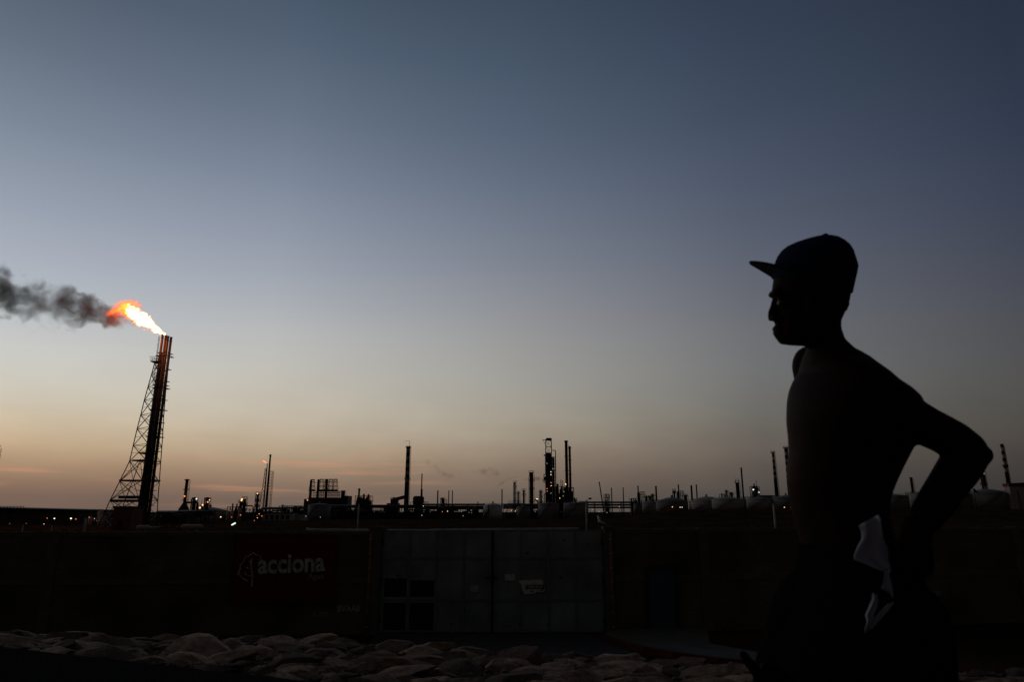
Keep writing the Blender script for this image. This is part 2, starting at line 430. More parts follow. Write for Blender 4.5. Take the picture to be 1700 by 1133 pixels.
while len(placed) < 290 and tries < 60000:
    tries += 1
    Y = rr.uniform(4.6, 8.4); x = rr.uniform(-.78 * Y, .74 * Y)
    if Y < edge(x) + .04 or (.45 * Y < x < .59 * Y): continue
    size = rr.choice((.09, .12, .14, .17, .19, .23))
    if any(((x - a) * .72) ** 2 + ((Y - b) * 1.25) ** 2 < (.58 * (size + s2)) ** 2 for a, b, s2 in placed): continue
    placed.append((x, Y, size))
    o = bpy.data.objects.new('rock', rr.choice(protos)); COL.objects.link(o)
    o.location = (x, Y, gz(x, Y) + size * .02); o.scale = (size * rr.uniform(1.2, 2.0), size * rr.uniform(.8, 1.2), size * rr.uniform(.34, .52))
    o.rotation_euler = (rr.uniform(-.3, .3), rr.uniform(-.3, .3), rr.uniform(-.7, .7))
    tag(o, 'pale tan stone lying in the rubble bank at the road edge', 'rock', 'stones of the rubble bank')
bits = [stone_mesh(k + 40, 1) for k in range(4)]
mb = MB()
for k in range(2600):
    Y = rr.uniform(4.4, 8.7); x = rr.uniform(-.85 * Y, .85 * Y)
    if Y < edge(x) - .25 * rr.random() ** 3: continue
    q = rr.choice(bits); s0 = rr.uniform(.015, .05); rz = rr.uniform(0, 6.28); M_ = Matrix.Translation((x, Y, gz(x, Y) + s0 * .3)) @ Matrix.Rotation(rz, 4, 'Z') @ Matrix.Diagonal((s0 * 1.4, s0, s0 * .6, 1))
    mb.add([M_ @ v.co for v in q.vertices], [tuple(p.vertices) for p in q.polygons])
tag(mb.build('gravel', mat('gravel_stone', (.10, .06, .04), .95, var=.5, scale=9)), 'small broken stones filling the gaps of the rubble bank', 'gravel', kind='stuff')

# ------------------------------------------------------------------ compound wall, sign, gate
def wall_material():
    m = bpy.data.materials.new('block_wall'); m.use_nodes = True; t = m.node_tree; b = t.nodes['Principled BSDF']; b.inputs['Roughness'].default_value = .95
    tcn = nd(t, 'ShaderNodeTexCoord'); mpn = nd(t, 'ShaderNodeMapping'); mpn.inputs['Rotation'].default_value = (math.radians(90), 0, 0); t.links.new(tcn.outputs['Object'], mpn.inputs[0])
    br = nd(t, 'ShaderNodeTexBrick'); br.inputs['Scale'].default_value = 2.2; br.inputs['Color1'].default_value = (.13, .11, .07, 1); br.inputs['Color2'].default_value = (.18, .13, .085, 1); br.inputs['Mortar'].default_value = (.11, .10, .075, 1)
    t.links.new(mpn.outputs[0], br.inputs[0])
    n1 = nd(t, 'ShaderNodeTexNoise'); n1.inputs['Scale'].default_value = .7; n1.inputs['Detail'].default_value = 7; t.links.new(tcn.outputs['Object'], n1.inputs[0])
    mr = nd(t, 'ShaderNodeMapRange'); mr.inputs['From Min'].default_value = .3; mr.inputs['From Max'].default_value = .7; mr.inputs['To Min'].default_value = .45; mr.inputs['To Max'].default_value = 1.4; t.links.new(n1.outputs['Fac'], mr.inputs[0])
    s = nd(t, 'ShaderNodeVectorMath', operation='SCALE'); t.links.new(br.outputs['Color'], s.inputs[0]); t.links.new(mr.outputs[0], s.inputs['Scale']); t.links.new(s.outputs[0], b.inputs['Base Color'])
    return m
WALLM = wall_material(); BEAM = mat('wall_beam_concrete', (.17, .15, .10), .95, spec=.0)
GY = 22.0
ZB, ZT = -2.6, P(850, 880, GY).z
def wall(name, label, p, q, zt, posts):
    root = thing(name, label, 'wall', (*p, ZB))
    p3, q3 = Vector((*p, 0)), Vector((*q, 0)); d = (q3 - p3).normalized(); nrm = Vector((d.y, -d.x, 0))
    def slab(z0, z1, half, t0=0, t1=None):
        L_ = (q3 - p3).length; t1 = L_ if t1 is None else t1
        a, b = p3 + d * t0, p3 + d * t1
        mb = MB(); pts = [a - nrm*half, b - nrm*half, b + nrm*half, a + nrm*half]
        mb.prism([Vector((v.x, v.y, z0)) for v in pts], (0, 0, z1 - z0)); return mb
    zm = ZB + (zt - ZB) * .52
    slab(ZB, zm, .09).build('block_panel', WALLM, root); slab(zm + .16, zt - .12, .09).build('block_panel', WALLM, root)
    slab(zm, zm + .16, .115).build('concrete_band', BEAM, root); slab(zt - .12, zt, .115).build('coping', BEAM, root)
    for t_ in posts: slab(ZB, zt + .012, .14, t_, t_ + .3).build('concrete_pillar', BEAM, root)
    return root, d
ztl = ZT - .05
xl = P(615, 880, GY).x
W1, d1 = wall('block_wall', 'dark block wall with a red sign, left of the grey gate', (-30, 20.3), (xl, GY - .02), ztl, (0, 4, 8, 12, 16.2))
W2, d2 = wall('block_wall', 'dark block wall with a small door, right of the grey gate', (P(1018, 880, GY).x, GY + .1), (27, 25.8), ZT + .02, (2.75, 9.5, 14, 18.5, 23))
def on_left(px, py, off=.12):       # point on the face of the left wall
    # wall line: y = 20.3 + k (x+30)
    k = (GY - .02 - 20.3) / (xl + 30); u = (px - 850) / F; v = (566.5 - py) / F; dy = CP - v * SP; dz = SP + v * CP
    Y = 21.5
    for _ in range(20):
        x = u * Y / dy; Y = 20.3 + k * (x + 30) - off
    return P(px, py, Y)
angl = math.atan2(d1.y, d1.x)
# door in the right wall
k2 = (25.8 - GY - .1) / (27 - P(1018, 880, GY).x)
def on_right(px, py, off=.12):
    u = (px - 850) / F; v = (566.5 - py) / F; dy = CP - v * SP; Y = 23
    for _ in range(20): Y = GY + .1 + k2 * (u * Y / dy - P(1018, 880, GY).x) - off
    return P(px, py, Y)
a, b = on_right(1076, 945), on_right(1118, 945)
mb = MB(); zz0 = -2.29
mb.prism([Vector((a.x, a.y, zz0)), Vector((b.x, b.y, zz0)), Vector((b.x, b.y, a.z)), Vector((a.x, a.y, a.z))], (-.02, .05, 0))
dr = mb.build('door', mat('door_paint', (.06, .09, .12), .6, scale=2), W2)
mb = MB(); 
for q0, q1 in (((a.x-.06, a.y, zz0), (a.x-.06, a.y, a.z+.08)), ((b.x+.06, b.y, zz0), (b.x+.06, b.y, a.z+.08)), ((a.x, a.y, a.z+.04), (b.x, b.y, a.z+.04))): mb.bar(q0, q1, .1)
sub(mb, 'door_frame', STEEL, dr, W2)
h = a.lerp(b, .88); sub(MB().cyl((h.x, h.y-.05, -1.3), (h.x, h.y-.05, -1.12), .02), 'handle', PIPE, dr, W2)
CHALK = mat('chalk_white_paint', (.55, .55, .52), .9, var=.4, scale=20)
q = on_left(560, 1017); GRAF = text_mesh('painted_letters', 'BVAA8', .27, q, CHALK, W1, .002, .006, rotz=angl, sx=1.05)
q = on_left(519, 1026); GRAF2 = text_mesh('painted_letters', '4-780', .2, q, mat('faded_paint', (.42, .38, .36), .9, var=.5, scale=15), W1, .002, .002, rotz=angl)
q = on_right(1544, 990); text_mesh('painted_numbers', '1260', .22, q, mat('faded_paint', (.2, .2, .2)), W2, .002, .002, rotz=math.atan(k2))
# sign
SIGNRED = mat('sign_red', (.17, .008, .009), .85, var=.12, scale=1.5)
WHITE = mat('sign_white', (.60, .62, .57), .9, var=.45, scale=6)
c = on_left(380, 1003, .15)
sg = thing('sign_board', 'red painted sign board with white leaf logo and company name on the wall', 'sign', c)
c1 = on_left(553, 1003, .15); tl = on_left(380, 888, .15)
hgt = tl.z - c.z
nrm = Vector((d1.y, -d1.x, 0))
mb = MB(); mb.prism([c, c1, c1 + Vector((0, 0, hgt)), c + Vector((0, 0, hgt))], -nrm * .03); mb.build('board', SIGNRED, sg)
mb = MB(); off = nrm * .0
for (p_, q_) in ((c, c1), (c1, c1 + Vector((0, 0, hgt))), (c + Vector((0, 0, hgt)), c1 + Vector((0, 0, hgt))), (c, c + Vector((0, 0, hgt)))): mb.bar(p_, q_, .05)
mb.build('frame', mat('sign_frame', (.08, .01, .01), .6), sg)
q = on_left(427.5, 953, .17); text_mesh('lettering', 'acciona', .78, q, WHITE, sg, .003, .022, rotz=angl, roty=-math.radians(2.6), sx=.66)
LET = bpy.data.objects['lettering']
# fit the word to the width it has on the wall (427..539 px) and its height
def fit(o, px0, px1, py, wallf, off):
    A, B = wallf(px0, py, off), wallf(px1, py, off); want = (B - A).length
    vs_ = [v.co for v in o.data.vertices]; dx = Vector((math.cos(angl), math.sin(angl), 0)) if wallf is on_left else Vector((1, 0, 0))
    lo = min(v.dot(dx) for v in vs_); hi = max(v.dot(dx) for v in vs_); s = want / (hi - lo)
    A = A - o.parent.location if o.parent else A
    z0 = A.z
    for v in o.data.vertices:
        t_ = (v.co.dot(dx) - lo); v.co += dx * (t_ * (s - 1) + (A.dot(dx) - lo))
fit(LET, 427, 539, 953, on_left, .17)
q = on_left(511, 962.5, .17); lo_ = text_mesh('lettering', 'Agua', .24, q, mat('sign_faded', (.50, .42, .38), .7), sg, .003, .0, rotz=angl, roty=-math.radians(1.4)); fit(lo_, 511.5, 537, 962.5, on_left, .17)
LOGO = [  # leaf outline and veins, photo pixels
 ([(411,965),(403,961),(399,957),(395.5,953.5),(399,945),(399,939),(404,933),(408,925),(413,924),(420,918.5),(426,922),(432.5,924),(433,929),(435,932)], .9),
 ([(418,974),(419,965),(419,955),(417.5,945),(417,935),(418,928)], 1.3),
 ([(417,957),(411,956),(406,952.5)], .7), ([(416,945.5),(412,944.5),(409,942.5)], .6), ([(416,934),(414,932.5)], .5)]
mb = MB()
for pts, wd in LOGO:
    for (a_, b_) in zip(pts, pts[1:]):
        A, B = on_left(*a_, .168), on_left(*b_, .168); e_ = (B - A).normalized() * .012
        mb.bar(A - e_, B + e_, .008, wd * 2 * S(21, 940) * 1.0)
mb.build('leaf_logo', WHITE, sg)

fit(GRAF, 560, 597, 1017, on_left, .12); fit(GRAF2, 519, 545, 1026, on_left, .12)
# gate: two grey sheet leaves
gx0, gxm, gx1 = P(635, 900, GY).x, P(818, 900, GY).x, P(1000, 900, GY).x
GATE = mat('gate_grey_paint', (.28, .31, .315), .75, .0, var=.38, scale=.9, bump=.4)
GFR = mat('gate_frame_paint', (.23, .255, .26), .65, .1)
zg0, zg1 = P(800, 1053, GY).z + .04, P(800, 881, GY).z
gt = thing('metal_gate', 'wide grey double sheet metal gate between two brick pillars', 'gate', (gxm, GY, zg0))
for (xa, xb, side) in ((gx0, gxm - .03, 0), (gxm + .03, gx1, 1)):
    mb = MB(); mb.box((xa + .05, GY - .015, zg0 + .05), (xb - .05, GY + .015, zg1 - .05)); leaf = mb.build('gate_leaf', GATE, gt)
    mb = MB()
    nv = 4
    for i in range(nv + 1):
        x = lerp(xa, xb, i / nv); x = min(max(x, xa + .04), xb - .04); mb.box((x - .03, GY - .045, zg0), (x + .03, GY - .018, zg1))
    for z in (zg0 + .03, lerp(zg0, zg1, .31), lerp(zg0, zg1, .72), zg1 - .03): mb.box((xa, GY - .052, z - .025), (xb, GY - .046, z + .025))
    sub(mb, 'gate_frame', GFR, leaf, gt)
mb = MB()
for (xa, xb, za, zb_) in ((gx0 + .12, lerp(gx0, gxm, .25) - .06, .02, .28), (lerp(gx0, gxm, .25) + .06, lerp(gx0, gxm, .5) - .07, .02, .28), (gx0 + .12, lerp(gx0, gxm, .25) - .06, .34, .52), (lerp(gx0, gxm, .25) + .06, lerp(gx0, gxm, .5) - .07, .34, .50)):
    n_ = 12; tp = [Vector((lerp(xb, xa, i / n_), GY - .0165, lerp(zg0, zg1, zb_) + (.06 * mnoise.noise(Vector((i * .7, xa, 0))) if zb_ > .4 else 0))) for i in range(n_ + 1)]
    mb.prism([Vector((xa, GY - .0165, lerp(zg0, zg1, za))), Vector((xb, GY - .0165, lerp(zg0, zg1, za)))] + tp, (0, -.004, 0))
mb.build('patch_panel', mat('patch_black', (.02, .02, .02), .8), gt)
mb = MB(); mb.box((gxm - .05, GY - .12, lerp(zg0, zg1, .48)), (gxm + .05, GY - .055, lerp(zg0, zg1, .58))); mb.box((gxm - .2, GY - .07, lerp(zg0, zg1, .52)), (gxm + .16, GY - .055, lerp(zg0, zg1, .535))); mb.build('bolt_lock', BLACKM, gt)
for hx_ in (gx0 + .02, gx1 - .02):
    for t_ in (.12, .5, .88): z = lerp(zg0, zg1, t_); MB().cyl((hx_, GY - .07, z - .09), (hx_, GY - .07, z + .09), .035, n=10).build('hinge', BLACKM, gt)
mb = MB(); q_ = random.Random(3)
for k in range(26):   # rust scabs and holes along seams
    x = q_.uniform(gx0 + .1, gx1 - .1); z = zg0 + (zg1 - zg0) * q_.random() ** 2.2; r0 = q_.uniform(.015, .06)
    pts = [Vector((x + r0 * math.cos(t) * q_.uniform(.6, 1.5), GY - .0172, z + r0 * math.sin(t) * q_.uniform(.5, 1.3))) for t in [i * 2 * math.pi / 9 for i in range(9)]]
    mb.prism(pts, (0, -.003, 0))
mb.build('rust_patches', mat('rust', (.10, .04, .02), .95), gt)
MB().box((gxm - .06, GY - .01, zg0), (gxm + .06, GY + .03, zg1)).build('meeting_stile', BLACKM, gt)
for x_ in (gx0, gx1): MB().box((x_ - .12, GY + .035, ZB), (x_ + .12, GY + .09, zg1 + .03)).build('jamb', BEAM, gt)
MB().box((gx0 + .125, GY + .035, ZB), (gx1 - .125, GY + .09, zg0 + .12)).build('threshold', BEAM, gt)
PAPER = mat('paper', (.75, .72, .64), .9, var=.15, scale=8)
a, b = P(838, 965, GY - .06), P(855, 954, GY - .06); tag(MB().box((a.x, a.y, a.z), (b.x, a.y + .006, b.z)).build('paper_notice', PAPER), 'blank pale paper notice on the gate, left above the torn white poster', 'notice')
a, b = P(780, 984, GY - .06), P(795, 973, GY - .06); tag(MB().box((a.x, a.y, a.z), (b.x, a.y + .006, b.z)).build('paper_notice', mat('old_paper', (.50, .48, .44), .9)), 'faded paper notice on the left leaf of the gate', 'notice')
po = [(862,964.5),(900,963),(903,968),(902,975),(904.5,965),(905,965),(905,982),(901,984),(897,983.5),(893,982),(889,985),(883,987),(871,987.5),(866,981),(864,970),(861.8,968)]
po = [(862,964.5),(900,963),(902,968),(902,974),(905,981),(901,984),(896,984),(891,983),(887,986),(871,987.5),(867,981),(865,971),(862,969)]
pr = thing('poster', 'torn white poster with a black company name on the right gate leaf', 'poster', P(866, 987, GY - .07))
MB().prism([P(x, y_, GY - .06) for x, y_ in po], (0, -.006, 0)).build('paper_sheet', mat('poster_paper', (.85, .83, .74), .9, var=.1, scale=8), pr)
INK = mat('black_ink', (.01, .01, .01), .8)
t_ = text_mesh('lettering', 'acciona', .28, P(872.5, 979, GY - .0685), INK, pr, .0015, .006); fit(t_, 872.5, 903, 979, lambda px, py, off: P(px, py, GY - .0685), 0)
t_ = text_mesh('lettering', 'agua', .07, P(896, 981.5, GY - .0685), INK, pr, .0015, .0)
MB().prism([P(x, y_, GY - .0665) for x, y_ in ((879, 983.5), (882.5, 980.5), (888, 984.5))], (0, -.003, 0)).build('torn_patch', mat('torn_grey', (.2, .2, .19)), pr)
# brick pillars with conduit
for (pxa, pxb, lab) in ((613, 635, 'narrow brick pillar with a taped conduit left of the gate'), (1001, 1017, 'narrow brick pillar with a conduit right of the gate')):
    xa, xb = P(pxa, 900, GY).x, P(pxb, 900, GY).x
    r_ = thing('gate_pillar', lab, 'pillar', ((xa + xb) / 2, GY, ZB))
    MB().box((xa + .02, GY - .2, ZB), (xb - .01, GY + .2, ZT + .02)).build('shaft', mat('pillar_plaster', (.16, .14, .11), .9), r_)
    MB().box((xa - .01, GY - .23, ZT + .02), (xb + .02, GY + .23, ZT + .1)).build('cap', BEAM, r_)
    mb = MB(); xc = xa + .1 if pxa < 800 else xb - .1; mb.cyl((xc, GY - .24, ZB), (xc, GY - .24, ZT - .1), .035, n=10); mb.build('conduit', mat('orange_conduit', (.34, .14, .07), .7), r_)
    mb = MB()
    for k in range(7): z = lerp(ZB + .4, ZT - .3, k / 6); mb.cyl((xc, GY - .24, z), (xc, GY - .24, z + .03), .045, n=10)
    mb.build('clamp', PALE, r_)
# rag caught on the pillar top
mb = MB(); pts = [(994,858),(996,861),(995,864),(998,866),(1000,869),(1003,871)]
ws = [.04, .07, .05, .09, .14, .07]
rows = []
for (px, py), w_ in zip(pts, ws):
    c = P(px, py, GY - .05 + rr.uniform(-.05, .05)); rows.append([c + Vector((-w_, .05, .03)), c + Vector((0, -.05, 0)), c + Vector((w_, .03, -.03)), c + Vector((0, .06, 0))])
vs = [v for r_ in rows for v in r_]; fs = [(i*4+k, i*4+(k+1) % 4, (i+1)*4+(k+1) % 4, (i+1)*4+k) for i in range(len(rows)-1) for k in range(4)] + [(3,2,1,0), tuple(len(vs)-4+k for k in range(4))]
rg = tag(mb.add(vs, fs, True).build('rag', mat('rag_cloth', (.6, .52, .48), .95, scale=6)), 'pale rag snagged on a wire above the right gate pillar', 'rag')
mb = MB(); a = P(998, 880, GY); 
wr = thing('wire_bracket', 'thin wire bracket standing on the right gate pillar', 'bracket', (a.x, GY, ZT + .1))
MB().bar((a.x, GY, ZT + .1), P(1003, 871, GY), .02).build('upright', STEEL, wr); MB().bar(P(1003, 871, GY), P(993, 857, GY), .02).build('arm', STEEL, wr)
# pale pipeline running behind the gate
mb = MB(); pl = [P(509, 878, 27), P(513, 880, 27), P(560, 880.5, 27), P(700, 881.5, 27), P(760, 880, 27), P(961, 878.5, 27)]
pr = thing('pipeline', 'pale thin pipeline raised just behind the gate and wall', 'pipe', (pl[0].x, 27, -2.41))
mb.tube(pl, .045, 10); mb.build('pipe', mat('white_pipe', (.5, .5, .5), .5), pr)
for px in (520, 640, 760, 880, 955):
    a = P(px, 881, 27); MB().bar((a.x, 27, -2.6), (a.x, 27, a.z - .04), .06).build('support', STEEL, pr)
# thin pale posts and a street lamp behind the wall
def post(px, yt, Y, lab, r=.05, grp=None):
    a = P(px, yt, Y); g = gz(a.x, Y); o = MB().cyl((0, 0, -.3), (0, 0, a.z - g), r, r * .8, 8)
    o.cyl((0, 0, (a.z - g)), (0, 0, a.z - g + .06), r * 1.2, r * .3, 8); o = o.build('post', PALE); o.location = (a.x, Y, g); tag(o, lab, 'post', grp)
post(143, 862, 100, 'short pale post at the far left, before the two small white tanks', .16)
post(39, 872, 105, 'faint grey post before the long shed, nearer the left edge', .08)
post(87, 873, 105, 'faint grey post before the long shed, nearer the flare', .08)
post(596, 838, 90, 'tall thin pale post rising behind the wall between sign and gate', .1)
post(1284, 838, 95, 'thin pale post in front of the banded chimney near the man', .16)
a = P(973, 832, 100); g = gz(a.x, 100)
sl = thing('street_lamp', 'unlit street lamp on a pale pole behind the gate', 'street lamp', (a.x, 100, g))
MB().cyl((a.x, 100, g - .3), (a.x, 100, a.z), .13, .09, 8).build('pole', PALE, sl)
MB().tube([(a.x, 100, a.z - .1), a + Vector((.15, 0, .15)), P(975.5, 829.5, 100)], .05, 8).build('arm', STEEL, sl)
b = P(979.5, 828.3, 100); mb = MB(); mb.ell(b, (.26, .14, .13)); mb.cyl(b + Vector((0, 0, -.14)), b + Vector((0, 0, -.02)), .12, .16, 12); mb.build('lamp_head', BLACKM, sl)

# ------------------------------------------------------------------ flare: four risers in a derrick
FY = 175.0
def fx(px, py, dy=0): return P(px, py, FY + dy)
base = P(241, 872, FY); g = gz(base.x, FY)
fl = thing('flare_stack', 'tall flare stack of bundled risers with a lattice derrick, flame on top', 'flare stack', (base.x, FY, g))
tops = [(270.5, 555), (275.5, 557), (279.5, 558.5), (284, 560)]
RISER = mat('riser_steel', (.11, .08, .07), .6, .2, var=.25, scale=.4)
rx = [P(px, py, FY).x for px, py in tops]; tz = [P(px, py, FY).z for px, py in tops]
dys = [0.0, .12, -.08, .1]
for x, z, dy in zip(rx, tz, dys):
    mb = MB(); mb.cyl((x, FY + dy, g), (x, FY + dy, z - 1.2), .35, .32, 12); mb.build('riser', RISER, fl)
    MB().lathe((x, FY + dy, z - 1.2), [(.36, 0), (.36, .15), (.31, .2), (.31, 1.0), (.37, 1.05), (.37, 1.2), (.2, 1.2), (.2, 1.0)], 12).build('flare_tip', RISER, fl)
xc = sum(rx) / 4
# extra slim utility lines and guide rings
for x_, y_, z_ in ((rx[0] + .33, .55, 5), (rx[1] + .3, .6, 8), (rx[2] + .35, .55, 11), (rx[0] - .55, .4, 22)):
    MB().cyl((x_, FY + y_, g), (x_, FY + y_, tz[0] - z_), .24, .22, 12).build('riser', RISER, fl)
mb = MB(); mb.cyl((rx[0] - .55, FY + .3, g), (rx[0] - .55, FY + .3, tz[0] - 12), .12, n=8); mb.cyl((rx[1] + .35, FY - .7, g), (rx[1] + .35, FY - .7, tz[0] - 5), .09, n=8); mb.cyl((rx[2] + .35, FY + 1.1, g), (rx[2] + .35, FY + 1.1, tz[0] - 14), .14, n=8)
mb.build('utility_pipe', PIPE, fl)
for z in (587, 592, 613, 633, 640, 645, 664, 681, 702, 720, 726, 750, 770, 798, 815, 840):
    zz = P(260, z, FY).z; big = z in (592, 645, 681, 726, 798)
    mb = MB()
    ex = .55 if big else .3
    for yy in (FY - .9, FY + 1.4): mb.bar((rx[0] - ex, yy, zz), (rx[3] + ex + .2, yy, zz), .16, .2 if big else .12)
    for xx in (rx[0] - ex, rx[3] + ex): mb.bar((xx, FY - .9, zz), (xx, FY + 1.4, zz), .14)
    if big: mb.box((rx[0] - ex, FY - .9, zz - .04), (rx[3] + ex, FY - .6, zz + .1))
    mb.build('guide_frame', STEEL, fl)
mb = MB(); x = rx[0] - .75
for yy in (FY - .4, FY + .1): mb.bar((x, yy, P(260, 640, FY).z), (x, yy, tz[0] - .6), .07)
z = P(260, 640, FY).z
while z < tz[0] - .6: mb.bar((x, FY - .4, z), (x, FY + .1, z), .06); mb.bar((x - .3, FY - .4, z), (x + .2, FY - .4, z), .06) if int(z * 2) % 3 == 0 else None; z += .45
mb.build('ladder', STEEL, fl)
# derrick legs: outer left leg with a kink, two inner legs
LEG = [(257, 601), (252, 620), (246, 641), (240, 663), (234, 688), (228, 711), (221.5, 739), (215.5, 765), (199, 799), (183, 831), (172, 856), (160, 880)]
zl = [P(0, py, FY).z for _, py in LEG]
xl_ = [P(px, py, FY).x for px, py in LEG]
INN = [(266, 601), (263.5, 620), (259.5, 641), (256, 663), (252, 688), (249, 711), (245, 739), (241, 765), (236, 799), (231, 831), (228, 856), (225, 880)]
xi = [P(px, py, FY).x for px, py in INN]
n_ = len(LEG)
legA = [Vector((P(LEG[i][0], LEG[i][1], FY + 2.2).x, FY + 2.2, zl[i])) for i in range(n_)]
spr = [1.2 + .12 * (zl[0] - z) for z in zl]
legB = [Vector((P(INN[i][0], INN[i][1], FY - spr[i] * .9).x, FY - spr[i] * .9, zl[i])) for i in range(n_)]
legC = [Vector((xi[i] + .9, FY + spr[i] * 1.2 + 1, zl[i])) for i in range(n_)]
# second front leg leaving at the kink
LEG2 = [(233, 765), (221, 799), (208, 831), (199, 856), (190, 880)]
legD = [Vector((P(px, py, FY - spr[7 + i] * 1.1).x, FY - spr[7 + i] * 1.1, P(px, py, FY).z)) for i, (px, py) in enumerate(LEG2)]
for lg, wd in ((legA, .24), (legB, .26), (legC, .24), (legD, .2)):
    mb = MB(); mb.tube(lg, wd * .5, 8); mb.build('derrick_leg', STEEL, fl)
mb = MB()
for i in range(n_):
    mb.bar(legA[i], legB[i], .12); mb.bar(legA[i], legC[i], .1); mb.bar(legB[i], legC[i], .1)
    if i < n_ - 1:
        mb.bar(legA[i], legB[i + 1], .14); mb.bar(legB[i], legA[i + 1], .14); mb.bar(legA[i], legC[i + 1], .09); mb.bar(legB[i], legC[i + 1], .11); mb.bar(legC[i], legB[i + 1], .1)
        m0 = (legA[i] + legA[i + 1]) / 2; m1 = (legB[i] + legB[i + 1]) / 2; mb.bar(m0, (m0 + m1) / 2, .07); mb.bar(m0, m1, .05)
for i in range(len(legD) - 1):
    mb.bar(legD[i], legA[i + 8], .12); mb.bar(legA[7 + i], legD[i + 1], .1); mb.bar(legD[i], legB[8 + i], .12); mb.bar(legD[i], legC[min(8 + i, n_-1)], .09)
mb.build('bracing', STEEL, fl)
for (py, x0, x1, hh) in ((753, 233, 250, .35), (765, 222, 247, .35), (798, 200, 258, .3), (826, 199, 238, .7), (832, 186, 240, .6)):
    a, b = P(x0, py, FY - 1.5), P(x1, py, FY - 1.5); mb = MB(); mb.box((a.x, FY - 2.2, a.z - hh / 2), (b.x, FY + 1.2, a.z + hh / 2)); mb.build('platform', STEEL, fl)
mb = MB(); a, b = P(254, 601, FY), P(268, 605, FY); mb.box((a.x, FY - 1.2, a.z - .25), (b.x, FY + 1.6, a.z)); mb.build('platform', STEEL, fl)
mb = MB()
for yy in (FY - 1.2, FY + 1.6):
    for hz in (.6, 1.15): mb.bar((a.x - .5 * (hz > 1), yy, a.z + hz), (b.x, yy, a.z + hz), .07)
    for k in range(6): x = lerp(a.x, b.x, k / 5); mb.bar((x, yy, a.z), (x, yy, a.z + 1.15), .07)
    mb.bar((a.x, yy, a.z), (b.x, yy, a.z + 1.1), .06)
mb.build('handrail', STEEL, fl)
MB().box((base.x - 4, FY - 4, g - .5), (base.x + 2.5, FY + 4, g + .25)).build('base_slab', CONC, fl)

